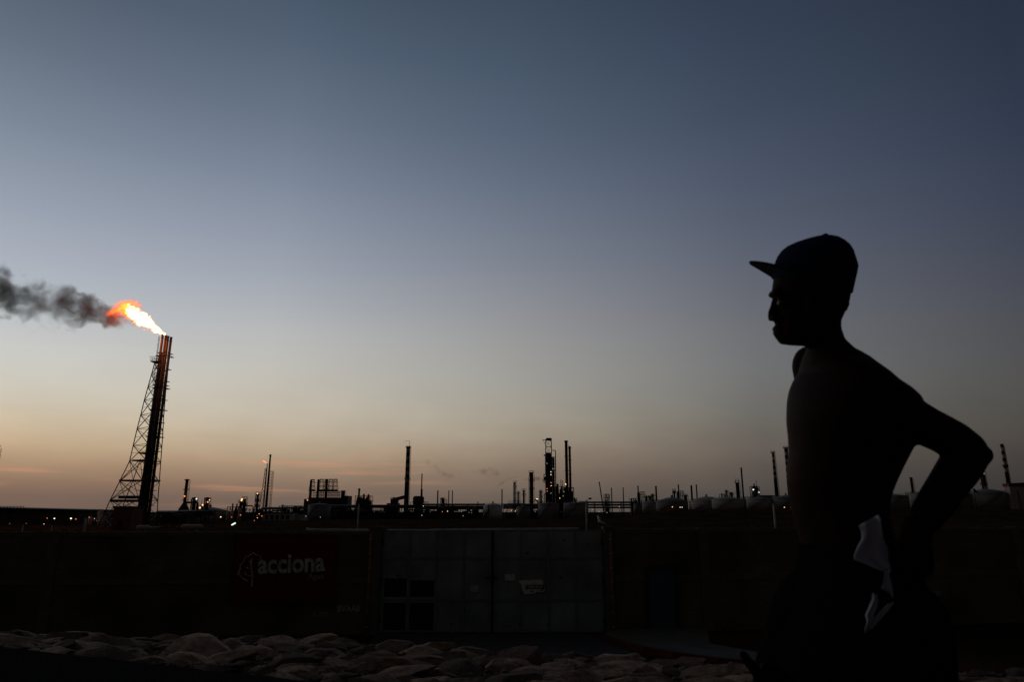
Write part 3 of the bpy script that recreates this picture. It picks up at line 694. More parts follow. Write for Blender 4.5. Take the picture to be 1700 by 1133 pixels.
# ---- volumes: flame and smoke.  Local x runs along the plume, ramps hold its centre line, radius and strength.
def plume(name, x0, x1, pts, Y, kind, seed=0, nscale=.4, gain=1.0, amp=.9, depth=1.0, stretch=1.0, detail=5):
    """pts: (px,py,radius_px,strength) from x0 (down-wind) to x1"""
    W = [(P(px, py, Y), r * S(Y, py), st) for px, py, r, st in pts]
    W.sort(key=lambda t: t[0].x)
    xa, xb = W[0][0].x - W[0][1] * .5, W[-1][0].x + W[-1][1] * .5
    zlo = min(p.z - 1.6 * r for p, r, s in W); zhi = max(p.z + 1.6 * r for p, r, s in W); rm = max(r for p, r, s in W) * 1.5 * depth
    org = Vector(((xa + xb) / 2, Y, (zlo + zhi) / 2))
    # hull: tube around the line, so the volume box fits the plume
    mb = MB(); ps = [Vector((xa, Y, W[0][0].z))] + [p for p, r, s in W] + [Vector((xb, Y, W[-1][0].z))]; rs_ = [W[0][1] * 1.5] + [r * 1.55 for p, r, s in W] + [W[-1][1] * 1.4]
    mb.tube(ps, [max(r, .05) for r in rs_], 20)
    m = bpy.data.materials.new(name); m.use_nodes = True; t = m.node_tree; t.nodes.clear()
    tcn = nd(t, 'ShaderNodeTexCoord'); s = nd(t, 'ShaderNodeSeparateXYZ'); t.links.new(tcn.outputs['Object'], s.inputs[0])
    u = math_n(t, 'DIVIDE', math_n(t, 'ADD', s.outputs[0], org.x - xa), xb - xa, clamp=True)
    def ramp(vals):
        lo, hi = min(vals), max(vals); rg = (hi - lo) or 1
        r = nd(t, 'ShaderNodeValToRGB'); cr = r.color_ramp; cr.interpolation = 'B_SPLINE' if kind == 'smoke' else 'LINEAR'
        while len(cr.elements) < len(vals): cr.elements.new(.5)
        for e_, (p, rr_, st), v in zip(cr.elements, W, vals): e_.position = (p.x - xa) / (xb - xa)
        for e_, v in zip(cr.elements, vals): q_ = (v - lo) / rg; e_.color = (q_, q_, q_, 1)
        t.links.new(u, r.inputs[0])
        return math_n(t, 'ADD', math_n(t, 'MULTIPLY', r.outputs[0], rg), lo)
    zc = ramp([p.z - org.z for p, r, s_ in W]); rad = ramp([r for p, r, s_ in W]); strg = ramp([s_ for p, r, s_ in W])
    mpn = nd(t, 'ShaderNodeMapping'); mpn.inputs['Location'].default_value = (seed, seed * 2, 0); mpn.inputs['Scale'].default_value = (1 / stretch, 1, 1); t.links.new(tcn.outputs['Object'], mpn.inputs[0])
    n1 = nd(t, 'ShaderNodeTexNoise'); n1.inputs['Scale'].default_value = nscale; n1.inputs['Detail'].default_value = detail; n1.inputs['Roughness'].default_value = .6; n1.inputs['Distortion'].default_value = .4
    t.links.new(mpn.outputs[0], n1.inputs[0])
    dz = math_n(t, 'DIVIDE', math_n(t, 'SUBTRACT', s.outputs[2], zc), rad); dy = math_n(t, 'DIVIDE', s.outputs[1], math_n(t, 'MULTIPLY', rad, depth))
    d2 = math_n(t, 'SQRT', math_n(t, 'ADD', math_n(t, 'MULTIPLY', dz, dz), math_n(t, 'MULTIPLY', dy, dy)))
    f = math_n(t, 'ADD', math_n(t, 'SUBTRACT', .85 if kind == 'smoke' else 1.0, d2), math_n(t, 'MULTIPLY', math_n(t, 'SUBTRACT', n1.outputs['Fac'], .5), amp * 4))
    out = nd(t, 'ShaderNodeOutputMaterial')
    if kind == 'smoke':
        den = math_n(t, 'MULTIPLY', math_n(t, 'MULTIPLY', math_n(t, 'MAXIMUM', f, 0), strg), gain)
        pv = nd(t, 'ShaderNodeVolumePrincipled'); pv.inputs['Color'].default_value = (.74, .43, .28, 1); t.links.new(den, pv.inputs['Density']); pv.inputs['Absorption Color'].default_value = (.05, .03, .02, 1)
        t.links.new(pv.outputs[0], out.inputs['Volume'])
    else:
        fc = math_n(t, 'MULTIPLY', math_n(t, 'MAXIMUM', f, 0), strg)
        r = nd(t, 'ShaderNodeValToRGB'); cr = r.color_ramp
        for _ in range(2): cr.elements.new(.5)
        for e_, (p, c_) in zip(cr.elements, [(0, (1, .07, .005)), (.25, (1, .17, .012)), (.6, (1, .36, .06)), (1, (1, .78, .50))]): e_.position = p; e_.color = (*c_, 1)
        t.links.new(fc, r.inputs[0])
        em = nd(t, 'ShaderNodeEmission'); t.links.new(r.outputs[0], em.inputs['Color'])
        t.links.new(math_n(t, 'MULTIPLY', math_n(t, 'POWER', fc, 1.4), gain), em.inputs['Strength'])
        ab_ = nd(t, 'ShaderNodeVolumeAbsorption'); ab_.inputs['Color'].default_value = (.5, .2, .05, 1); t.links.new(math_n(t, 'MULTIPLY', fc, 2.2 / max(1, S(Y) * 5)), ab_.inputs['Density'])
        ad = nd(t, 'ShaderNodeAddShader'); t.links.new(em.outputs[0], ad.inputs[0]); t.links.new(ab_.outputs[0], ad.inputs[1]); t.links.new(ad.outputs[0], out.inputs['Volume'])
    m.cycles.volume_step_rate = .25 if kind == 'smoke' else .2
    r_ = bpy.data.objects.new('tmp', None); r_.location = org
    o = mb.build(name, m, r_); o.parent = None; o.location = org; bpy.data.objects.remove(r_)
    return o
flame = plume('flame', 0, 0, [(174, 523, 8, .0), (182, 521, 8, .22), (190, 517, 10, .36), (198, 513, 12, .42), (206, 512, 13, .45), (213, 515, 13, .8), (220, 521, 12, 2.4), (231, 527, 12, 3.0), (240, 532.5, 11, 3.2), (250, 539, 9, 3.4), (260, 546, 6.5, 3.6), (268, 552, 4, 3.4), (273, 555, 2.2, 2.5)], FY, 'flame', seed=3, nscale=.8, gain=8, amp=.85, stretch=1.2)
tag(flame, 'bright yellow and orange flame blown left from the flare tip', 'flame')
wisp = plume('flame_wisp', 0, 0, [(197, 511, 5, .0), (203, 510, 6, .3), (210, 507, 7, .5), (217, 505, 8, .55), (225, 505, 7, .42), (232, 507, 5, .3), (238, 508, 4, .0)], FY + 1, 'flame', seed=9, nscale=.9, gain=6, amp=.95)
tag(wisp, 'small curl of orange flame detached above the main flame', 'flame')
smk = plume('smoke', 0, 0, [(-110, 470, 56, .5), (-70, 480, 50, .6), (-40, 484, 46, .7), (-10, 487, 40, .85), (20, 490, 36, .95), (45, 499, 36, .6), (65, 503, 36, .35), (85, 508, 38, .35), (103, 508, 38, .5), (120, 508, 33, 1.0), (135, 511, 30, 1.2), (150, 518, 26, 1.1), (165, 523, 23, 1.1), (180, 526, 21, 1.3), (195, 526, 19, 1.3), (208, 529, 15, .9), (219, 532, 12, .5), (230, 535, 8, .0)], FY + 2.5, 'smoke', seed=5, nscale=.22, gain=.58, amp=1.05, detail=8)
tag(smk, 'dark grey brown smoke drifting left from the big flame', 'smoke', kind='stuff')
pl_ = bpy.data.lights.new('flame_glow', 'POINT'); pl_.energy = 3000; pl_.color = (1, .22, .05); pl_.shadow_soft_size = 1.2
plo = bpy.data.objects.new('flame_glow', pl_); COL.objects.link(plo); plo.location = P(252, 540, FY - 1.5)

# ------------------------------------------------------------------ refinery builders
def lamp_at(p, r, m): return MB().ell(p, r, 8, 6)
def column(name, label, cat, px, yt, wpx, Y, plats=(), dome=True, m=None, rails=True, ladder=True, lamps=(), group=None, cone=0, skirt=0, taper=1.0, side_pipe=False, baseY=None):
    """vertical vessel or stack; px,yt: top centre in the photo; plats: heights as fractions"""
    a = P(px, yt, Y); g = gz(a.x, Y) - .3; r = wpx * S(Y) / 2; H = a.z - g
    root = thing(name, label, cat, (a.x, Y, g + .3), group)
    prof = [(r * (1 + skirt), 0), (r * (1 + skirt), H * .03), (r * 1.0, H * (.04 + .12 * (skirt > 0)))] if skirt else [(r, 0)]
    rt = r * taper
    if dome: prof += [(rt, H - rt * .8), (rt * .85, H - rt * .35), (rt * .5, H - rt * .08), (rt * .12, H)]
    else: prof += [(rt, H - .6), (rt * 1.18, H - .55), (rt * 1.18, H), (rt * .8, H), (rt * .8, H - .4)]
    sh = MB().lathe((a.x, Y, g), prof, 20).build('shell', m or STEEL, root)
    for f_ in plats:
        z = g + H * f_; rr_ = r * 1.0 + max(.6, r * .3)
        pb = MB().lathe((a.x, Y, z), [(rr_, 0), (rr_, .25), (r * .9, .25), (r * .9, 0)], 14).build('platform', STEEL, root)
        if rails:
            mb = MB(); K = 10
            pts = [Vector((a.x + rr_ * math.cos(k*2*math.pi/K), Y + rr_ * math.sin(k*2*math.pi/K), z + 1.3)) for k in range(K + 1)]
            for k in range(K): mb.bar(pts[k], pts[k+1], .12); mb.bar(pts[k], pts[k] - Vector((0, 0, 1.2)), .1)
            sub(mb, 'handrail', STEEL, pb, root)
    if ladder:
        mb = MB(); x = a.x + r + .35
        for dx in (0, .5): mb.bar((x + dx, Y - .1, g), (x + dx, Y - .1, g + H * .96), .1)
        k = 0
        while k * 1.2 < H * .95: mb.bar((x, Y - .1, g + k * 1.2), (x + .5, Y - .1, g + k * 1.2), .1); k += 1
        mb.build('ladder', STEEL, root)
    if side_pipe:
        mb = MB(); x = a.x - r - .45; mb.tube([(x, Y, g), (x, Y, g + H * .9), (x + .3, Y, g + H * .97), (a.x, Y, g + H * .98)], .22, 8); mb.build('side_pipe', PIPE, root)
    for (lx, ly, lm, ls) in lamps:
        p = P(lx, ly, Y - r - 1.0); mb = MB(); mb.ell(p, ls, 8, 6); o = mb.build('lamp', lm, root)
    return root
def stack(label, px, yt, wpx, Y, plats=(), group=None, m=None, taper=.92, lamps=()):
    return column('stack', label, 'chimney', px, yt, wpx, Y, plats, dome=False, m=m, rails=False, ladder=wpx > 4.5, lamps=lamps, group=group, taper=taper)
def tank(label, pl_, pr_, yt, Y, roof_px, name='storage_tank', m=None, group='storage tanks of the refinery', cone=True, stair=True, roofm=None):
    a, b = P(pl_, yt, Y), P(pr_, yt, Y); r = (b.x - a.x) / 2; x = (a.x + b.x) / 2; g = gz(x, Y) - .4; H = a.z - g; rh = roof_px * S(Y)
    root = thing(name, label, 'storage tank', (x, Y + r * .0, g + .4), group); cy = Y + r * .3
    MB().lathe((x, cy, g), [(r, 0), (r, H)], 40).build('shell', m or TANK, root)
    rf = MB().lathe((x, cy, g + H + .003), [(r * 1.0, 0), (r * 1.0, .12)] + ([(r * .7, rh * .45), (r * .35, rh * .82), (r * .04, rh)] if rh > .1 else [(r * .5, .2), (r * .1, .25)]), 40).build('roof', roofm or TANKD, root)
    mb = MB(); 
    for k in range(3): mb.lathe((x, cy, g + H * (.3 + .3 * k)), [(r + .004, 0), (r + .09, .02), (r + .09, .2), (r + .004, .22)], 40)
    mb.build('wind_girder', m or TANK, root)
    sub(MB().lathe((x, cy, g + H + rh), [(.5, -.2), (.5, .7), (.8, .8), (.1, 1.1)], 10), 'vent', TANKD, rf, root)
    K = 40; mb = MB(); pts = [Vector((x + r * .985 * math.cos(k*2*math.pi/K), cy + r * .985 * math.sin(k*2*math.pi/K), g + H + 1.15)) for k in range(K)]
    for k in range(K): mb.bar(pts[k], pts[(k+1) % K], .07); mb.bar(pts[k], pts[k] - Vector((0, 0, 1.1)), .07)
    mb.build('handrail', STEEL, root)
    if stair:
        mb = MB(); K = 26
        for k in range(K):
            t0 = -math.pi * .85 + k / K * 1.25; c_ = Vector((x + (r + .4) * math.cos(t0), cy + (r + .4) * math.sin(t0), g + .4 + (H - .4) * k / K))
            c2 = Vector((x + (r + .4) * math.cos(t0 + 1.25 / K), cy + (r + .4) * math.sin(t0 + 1.25 / K), g + .4 + (H - .4) * (k + 1) / K))
            mb.bar(c_, c2, .5, .08); mb.bar(c_ + Vector((0, 0, 1)), c2 + Vector((0, 0, 1)), .08)
        mb.build('stair', STEEL, root)
    return root
def frame_block(mb, x0, x1, y0, y1, z0, z1, nx, nz, w=.3, brace=True, ny=1):
    for i in range(nx + 1):
        x = lerp(x0, x1, i / nx)
        for yy in [lerp(y0, y1, j / ny) for j in range(ny + 1)]: mb.bar((x, yy, z0), (x, yy, z1), w)
    for k in range(nz + 1):
        z = lerp(z0, z1, k / nz)
        for yy in (y0, y1): mb.bar((x0, yy, z), (x1, yy, z), w * .9)
        for i in range(nx + 1): x = lerp(x0, x1, i / nx); mb.bar((x, y0, z), (x, y1, z), w * .7)
    if brace:
        for k in range(nz):
            for i in range(nx):
                if (i + k) % 2: mb.bar((lerp(x0, x1, i / nx), y0, lerp(z0, z1, k / nz)), (lerp(x0, x1, (i + 1) / nx), y0, lerp(z0, z1, (k + 1) / nz)), w * .5)
                else: mb.bar((lerp(x0, x1, (i + 1) / nx), y0, lerp(z0, z1, k / nz)), (lerp(x0, x1, i / nx), y0, lerp(z0, z1, (k + 1) / nz)), w * .5)
    return mb
def unit(label, x0p, x1p, yt, Y, seed, nx=4, nz=3, name='process_unit', dens=.6, lamps=(), tall=(), solid=.45):
    """open steel structure packed with vessels, ducts and pipes"""
    r = random.Random(seed); a, b = P(x0p, yt, Y), P(x1p, yt, Y); g = gz((a.x + b.x) / 2, Y) - .3; H = a.z - g; D = max(6, (b.x - a.x) * .6)
    root = thing(name, label, 'process unit', ((a.x + b.x) / 2, Y, g + .3))
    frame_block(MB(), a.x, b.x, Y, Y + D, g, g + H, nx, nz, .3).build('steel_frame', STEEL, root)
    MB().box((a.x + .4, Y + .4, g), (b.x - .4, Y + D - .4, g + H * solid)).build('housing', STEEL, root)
    W = b.x - a.x
    for k in range(int(nx * 1.6)):
        x = a.x + W * r.uniform(.08, .92); rad = r.uniform(.06, .12) * min(W, 14); h = H * r.uniform(.7, 1.12)
        if r.random() < dens: MB().lathe((x, Y + D * r.uniform(.25, .75), g), [(rad, 0), (rad, h - rad), (rad * .7, h - rad * .3), (rad * .1, h)], 14).build('vessel', STEEL, root)
    for k in range(max(2, int(nz * nx * dens))):
        x = a.x + W * r.uniform(.0, .8); z = g + H * r.uniform(.05, .85); ww = W * r.uniform(.12, .3); hh = H * r.uniform(.08, .2)
        MB().box((x, Y + D * .2, z), (min(x + ww, b.x), Y + D * .8, z + hh)).build('equipment_box', STEEL, root)
    mb = MB()
    for k in range(nz): z = g + H * (k + .35) / nz; mb.box((a.x - .4, Y - .5, z), (b.x + .4, Y + D, z + .15))
    mb.build('deck', STEEL, root)
    for (px, py, wp) in tall:
        q = P(px, py, Y); rad = wp * S(Y) / 2; MB().lathe((q.x, Y + D * .4, g + H * .5), [(rad, 0), (rad, q.z - g - H * .5), (rad * 1.4, q.z - g - H * .5 + .05), (rad * 1.4, q.z - g - H * .5 + .5), (rad * .2, q.z - g - H * .5 + 1.2)], 10).build('vent_stack', STEEL, root)
    for (lx, ly, lm, ls) in lamps: MB().ell(P(lx, ly, Y - .9), ls, 8, 6).build('lamp', lm, root)
    return root
def rack(label, x0p, x1p, yt, Y, levels=2, gap_px=3.2, npipes=5, bays=None):
    a, b = P(x0p, yt, Y), P(x1p, yt, Y); g = gz((a.x + b.x) / 2, Y) - 1; L_ = b.x - a.x; bays = bays or max(2, int(L_ / 8)); gp = gap_px * S(Y)
    root = thing('pipe_rack', label, 'pipe rack', (a.x, Y, g + 1), 'pipe racks')
    mb = MB()
    for i in range(bays + 1):
        x = lerp(a.x, b.x, i / bays)
        for yy in (Y, Y + 5): mb.bar((x, yy, g), (x, yy, a.z), .35)
        for l in range(levels): mb.bar((x, Y, a.z - .5 - l * gp), (x, Y + 5, a.z - .5 - l * gp), .3)
    for l in range(levels):
        for yy in (Y, Y + 5): mb.bar((a.x, yy, a.z - .6 - l * gp), (b.x, yy, a.z - .6 - l * gp), .3)
    mb.build('trestle', STEEL, root)
    for l in range(levels):
        for k in range(npipes):
            rr_ = (.22, .3, .4, .25, .35)[k % 5]; yy = Y + .5 + k * 4.2 / npipes; zz = a.z - .6 - l * gp + .16 + rr_
            MB().cyl((a.x - 1, yy, zz), (b.x + 1, yy, zz), rr_, n=8).build('pipe', PIPE if k % 2 else STEEL, root)
    return root
def lattice_mast(mb, x, Y, z0, z1, w0, w1, n, t=.12):
    prev = None
    for i in range(n + 1):
        z = lerp(z0, z1, i / n); w_ = lerp(w0, w1, i / n) / 2
        c = [Vector((x - w_, Y - w_, z)), Vector((x + w_, Y - w_, z)), Vector((x + w_, Y + w_, z)), Vector((x - w_, Y + w_, z))]
        for k in range(4): mb.bar(c[k], c[(k + 1) % 4], t * .8)
        if prev:
            for k in range(4): mb.bar(prev[k], c[k], t); mb.bar(prev[k], c[(k + 1) % 4], t * .7)
        prev = c
    return mb

# ------------------------------------------------------------------ refinery, left to right
# long shed
Y = 230; a, b = P(-60, 843, Y), P(138, 847, Y); g = gz(a.x, Y) - .3
sh = thing('long_shed', 'long dark shed with a shallow roof at the left edge', 'shed', ((a.x + b.x) / 2, Y, g + .3))
MB().box((a.x, Y, g), (b.x - .5, Y + 22, b.z - .2)).build('wall', mat('shed_wall', (.06, .055, .05), .9), sh)
mb = MB(); mb.prism([Vector((a.x - 1, Y - .8, b.z - .35)), Vector((b.x, Y - .8, b.z - .35)), Vector((b.x, Y - .8, b.z + .05)), Vector((a.x - 1, Y - .8, a.z + .25))], (0, 24, 0)); mb.build('roof', BLACKM, sh)
mb = MB(); q0, q1 = P(-20, 841.2, Y), P(40, 841.5, Y); mb.bar(q0, q1, .15)
for k in range(12): x = lerp(q0.x, q1.x, k / 11); mb.bar((x, Y, a.z - .1), (x, Y, q0.z), .12)
mb.build('roof_rail', STEEL, sh)
for k in range(9):
    x = lerp(a.x + 10, b.x - 4, k / 8); MB().box((x, Y - .06, g + 1.2), (x + 1.6, Y - .002, g + 2.6)).build('window', mat('dark_glass', (.02, .02, .025), .2), sh)
stack('slim stack whose top just shows at the left edge of the picture', -2, 740, 5, 260)
# light poles: one prototype per colour, copied
def pole_lamp(lm, h):
    r_ = thing('light_pole', 'x', 'lamp', (0, 0, 0)); MB().cyl((0, 0, 0), (0, 0, h), .09, .06, 6).build('pole', STEEL, r_)
    MB().box((-.2, -.3, h), (.2, .1, h + .12)).build('lamp_housing', BLACKM, r_); MB().ell((0, -.12, h - .06), (.26, .26, .24), 8, 6).build('bulb', lm, r_); return r_
LP = [  # px, py, Y, kind, scale, label
 (79, 860.5, 222, 'r', .8, 'small dim orange lamp before the long shed, left of its brightest pair'),
 (91, 861, 222, 'h', 1.0, 'bright warm lamp before the middle of the long shed'),
 (118.5, 861, 222, 'h', 1.25, 'brightest warm lamp before the right part of the long shed'),
 (126.5, 862, 222, 'r', 1.0, 'orange lamp just right of the brightest lamp by the shed'),
 (149, 859, 215, 'r', 1.0, 'orange lamp above the left one of the two small white tanks'),
 (157, 861.2, 215, 'w', .9, 'white lamp between the two small white tanks'),
 (16.5, 871.5, 190, 'd', .8, 'faint greenish lamp on the ground at the far left'),
 (44, 871.2, 190, 'd', .8, 'faint greenish lamp left of centre before the long shed'),
 (73, 874, 185, 'w', .6, 'low white lamp before the long shed'),
 (161, 864.5, 210, 'd', .8, 'faint lamp beside the larger small white tank'),
 (367, 858.5, 300, 'h', 1.0, 'hot white lamp below the domed tank at left'),
 (385, 858.8, 300, 'r', 1.2, 'orange lamp at the foot of the pink lit vessels'),
 (399.5, 855.3, 300, 'r', 1.4, 'orange lamp on the slim pale vessel'),
 (427, 856.5, 310, 'd', 1.3, 'dim lamp, upper left of a group of four lamps'),
 (427.5, 860, 310, 'a', 1.2, 'amber lamp, lower left of a group of four lamps'),
 (430.5, 853.5, 310, 'r', 1.4, 'orange lamp, topmost of a group of four lamps'),
 (435, 857, 310, 'r', 1.4, 'orange lamp, rightmost of a group of four lamps'),
 (422.5, 865.5, 250, 'r', .7, 'low orange lamp under the group of four lamps'),
 (508, 857.3, 330, 'a', .8, 'small amber lamp left below the round tank'),
 (532, 859, 330, 'w', .8, 'small pale lamp right below the round tank'),
 (734.5, 849.8, 380, 'r', 1.2, 'reddish lamp, first right of the twin slim stacks base'),
 (743, 849.2, 380, 'a', 1.5, 'amber lamp, second in the row right of the banded chimney'),
 (766.5, 849.5, 380, 'r', 1.2, 'reddish lamp midway between banded chimney and white tank'),
 (778.5, 851.3, 380, 'd', 1.6, 'dim lamp left of the white tank with conical roof'),
 (783, 851.6, 380, 'd', 1.6, 'dim lamp nearest the white tank with conical roof'),
 (769, 856.4, 360, 'w', .8, 'small pale lamp low beneath the pipe rack'),
 (703, 840.5, 420, 'w', 1.5, 'white lamp beside the dark bulky heater'),
 (700.5, 856, 360, 'w', 1.1, 'white lamp low below the dark bulky heater'),
 (849, 848, 380, 'r', 1.5, 'reddish lamp right of the white tank with conical roof'),
 (855.5, 849, 380, 'a', 1.3, 'amber lamp between the white tank and the grey tank'),
 (984.5, 846, 380, 'r', 1.3, 'reddish lamp under the rack, left of the leaning pole'),
 (994.5, 849.6, 380, 'w', .9, 'small white lamp under the rack near the leaning pole'),
 (1007.5, 851.3, 380, 'w', .9, 'small white lamp right of the leaning pole foot'),
 (1028, 841.5, 400, 'r', 1.4, 'reddish lamp high under the rack right of the leaning pole'),
 (1116, 842, 368, 'a', 1.5, 'amber lamp against the wide dark domed tank'),
 (1129, 844.8, 345, 'h', .8, 'left one of two hot lamps side by side below the domed tank'),
 (1132.3, 844.8, 345, 'h', .8, 'right one of two hot lamps side by side below the domed tank'),
 (1302, 844.5, 345, 'a', 1.5, 'yellow lamp low beside the man, under the banded chimney'),
 (1313, 844.3, 345, 'r', .9, 'orange lamp touching the outline of the man'),
 (1238, 828, 380, 'd', 1.6, 'faint lamp on the tank roof near the slim tall stack'),
]
KL = {'r': L_RED, 'h': L_HOT, 'w': L_WHITE, 'd': L_DIM, 'a': L_WARM}
for i, (px, py, Y, k, s_, lab) in enumerate(LP):
    a = P(px, py, Y); g = gz(a.x, Y); h = max(1.0, a.z - g)
    r_ = pole_lamp(KL[k], h); r_['label'] = lab; r_['group'] = 'lamps of the refinery'; r_.location = (a.x, Y, g)
    for c in r_.children:
        if c.name.startswith('bulb'):
            me = c.data
            for v in me.vertices: v.co = Vector((0, -.12, h - .06)) + (v.co - Vector((0, -.12, h - .06))) * s_ * .66
# small white tanks by the flare
def small_tank(label, px, yt, wpx, Y, m, yb=None, name='small_tank'):
    a = P(px, yt, Y); g = gz(a.x, Y) - .2; r = wpx * S(Y) / 2; H = a.z - g
    root = thing(name, label, 'tank', (a.x, Y, g + .2))
    MB().lathe((a.x, Y, g), [(r, 0), (r, H - r * .4), (r * .7, H - r * .15), (r * .15, H)], 20).build('shell', m, root)
    MB().cyl((a.x, Y, g + H), (a.x, Y, g + H + .4), .12, n=8).build('vent', STEEL, root)
    mb = MB(); mb.bar((a.x + r + .1, Y, g), (a.x + r + .1, Y, g + H), .08); mb.bar((a.x + r + .1, Y - .4, g), (a.x + r + .1, Y - .4, g + H), .08); mb.build('ladder', STEEL, root)
    return root
PINK = mat('pinkish_paint', (.45, .38, .37), .7, var=.1)
small_tank('short white upright tank left of the flare derrick foot', 152, 859, 8, 205, PINK)
small_tank('tall pale upright tank behind the flare derrick foot', 168, 848, 9, 220, PINK)
small_tank('squat pale tank hidden partly by the flare derrick leg', 171, 855, 11, 200, PINK)
small_tank('dark upright tank left of the brick shed', 181, 853, 7, 215, mat('dark_tank', (.1, .1, .11)))
rack('low pipe rack between the long shed and the flare', 137, 190, 853, 240, 2, 1.6, 4)
Y = 160; a, b = P(188, 841, Y), P(222, 841, Y); g = gz(a.x, Y) - .2
bs = thing('brick_shed', 'small red brick shed at the foot of the flare', 'shed', ((a.x + b.x) / 2, Y, g + .2))
MB().box((a.x + .2, Y, g), (b.x - .2, Y + 5, a.z - .3)).build('wall', BRICK, bs)
MB().box((a.x, Y - .2, a.z - .297), (b.x, Y + 5.2, a.z)).build('roof', BLACKM, bs)
MB().box((a.x + 1.6, Y - .05, g), (a.x + 2.6, Y - .002, g + 2.2)).build('door', BLACKM, bs)
# stack with arched duct and two columns
stack('dark stack with rim and flared foot right of the flare', 311, 796, 5.2, 300, (.97, .75, .5, .3), lamps=((306.5, 824.5, L_RED, .35),))
a = P(306, 833, 300); g = gz(a.x, 300)
r_ = thing('arched_pipe', 'thick black pipe arching from the stack over two columns', 'pipe', (a.x, 300, g))
A, B = P(308, 835, 300), P(329, 835, 300); mb = MB(); mb.tube([A, P(326, 835, 300), P(328, 836, 300), P(328.5, 838, 300), Vector((P(328.5, 838, 300).x, 300, g - .2))], .45, 10); mb.build('pipe', STEEL, r_)
mb = MB(); mb.bar((P(318, 836, 300).x, 300, g - .2), P(318, 836, 300), .3); mb.build('support', STEEL, r_)
MB().lathe((P(306, 840, 300).x, 300, g - .3), [(2.6, 0), (2.2, P(306, 845, 300).z - g), (.8, P(306, 835, 300).z - g)], 14).build('stack_boot', STEEL, r_)
column('column', 'black column with a pale lamp under the arched pipe', 'column', 323.5, 826, 6, 300, (.8, .55), lamps=((326.3, 829, L_WHITE, .35),), side_pipe=True)
column('column', 'black column with an orange lamp left of the domed tank', 'column', 345, 826, 5.5, 295, (.85, .62, .4), lamps=((345, 834.2, L_RED, .33), (348, 830.8, L_WARM, .22)), side_pipe=True)
post(335.5, 831, 290, 'hair thin mast between two black columns', .12)
column('column', 'very short column with warm lamps below the thin mast', 'column', 336, 841, 3, 290, (.9,), lamps=((336.5, 839, L_WARM, .32), (332, 843.6, L_WARM, .35)))
tank('pinkish domed tank behind the black columns at left', 319, 372, 848.5, 330, 6, m=PINK, roofm=PINK)
rack('long low pipe rack right of the flare', 262, 335, 850, 260, 3, 3.0, 5)
rack('short rack of pipes before the domed tank', 300, 348, 849, 240, 2, 4.0, 4)
unit('tangle of low black pipework left of the stack with rim', 262, 312, 853, 250, 3, 6, 2)
small_tank('pinkish vessel lit orange, right of the domed tank', 386, 848, 6, 310, PINK, name='vessel')
small_tank('dull pinkish vessel beside the orange lit one', 379, 849, 5, 315, PINK, name='vessel')
small_tank('slim tall pale vessel left of the four lamps', 399, 844.5, 6, 305, PINK, name='vessel')
unit('low black cluster with two ragged tops behind the vessels', 378, 392, 842, 330, 5, 3, 2, tall=((383, 840, 2), (390, 840, 2)))
column('column', 'thinner column of a lamp lit pair, the left one', 'column', 400, 832, 3.6, 330, (.9, .6), lamps=((401.8, 829.5, L_WARM, .42), (401, 831.5, L_WARM, .36)))
column('column', 'thicker column of a lamp lit pair, the right one', 'column', 406.5, 829, 5, 332, (.97, .7, .45), side_pipe=True)
a, b = P(407, 840.5, 331), P(419, 840.5, 331); g = gz(a.x, 331); r_ = thing('arched_pipe', 'low pipe bridge right of the lamp lit pair of columns', 'pipe', (a.x, 331, g))
MB().tube([a, b, P(420.5, 842, 331), Vector((P(420.5, 842, 331).x, 331, g - .2))], .3, 8).build('pipe', STEEL, r_)
column('column', 'slender column with a lamp on top left of the small flare', 'column', 428.5, 820, 4, 340, (.95, .7, .5), lamps=((427.3, 820, L_WARM, .3),), side_pipe=True)
# small flare and chimney with scaffold
Y = 420; a = P(444, 770, Y); g = gz(a.x, Y)
r_ = thing('small_flare', 'slim distant flare with its own lattice and tiny orange flame', 'flare stack', (a.x, Y, g))
MB().cyl((a.x, Y, g - .3), a, .36, .28, 10).build('riser', STEEL, r_)
mb = MB(); pa = None
for i in range(13):
    t_ = i / 12; z = lerp(a.z - 3, g, t_); xL = P(lerp(441.5, 432, t_ ** 1.1), 777 + 71 * t_, Y).x
    q = [Vector((xL, Y - 1 - 2 * t_, z)), Vector((xL, Y + 1 + 2 * t_, z)), Vector((a.x, Y, z))]
    mb.bar(q[0], q[2], .14); mb.bar(q[1], q[2], .14)
    if pa:
        mb.bar(pa[0], q[0], .22); mb.bar(pa[1], q[1], .22); mb.bar(pa[0], q[2], .12); mb.bar(pa[2], q[0], .12)
    pa = q
mb.build('derrick', STEEL, r_)
sf_ = plume('flame', 0, 0, [(436, 765.5, 1.3, .8), (438.5, 766.8, 1.9, 1.1), (441.5, 768.5, 1.8, 1.2), (444, 770, .9, 1)], Y, 'flame', seed=1, nscale=.3, gain=2.2, amp=.3)
tag(sf_, 'tiny pale orange flame on the distant slim flare', 'flame')
a = P(449.2, 755, Y + 15); g = gz(a.x, Y + 15)
ch = thing('stack', 'tall dark stack with a scaffold tower beside the small flare', 'chimney', (a.x, Y + 15, g))
MB().lathe((a.x, Y + 15, g - .3), [(.85, 0), (.5, a.z - g - 1), (.62, a.z - g - .9), (.62, a.z - g + .3)], 14).build('shell', striped('band_small', (.3, .3, .3), (.12, .03, .03), 6.5, 20, 60, (.04, .035, .035)), ch)
mb = MB(); x = P(451.6, 787, Y + 15).x; lattice_mast(mb, x - .6, Y + 15, g - .3, P(450, 783, Y + 15).z, 2.6, 2.4, 16, .14); mb.build('scaffold', STEEL, ch)
rack('thin raised rack right of the small flare', 436, 512, 843.5, 400, 1, 3, 5)
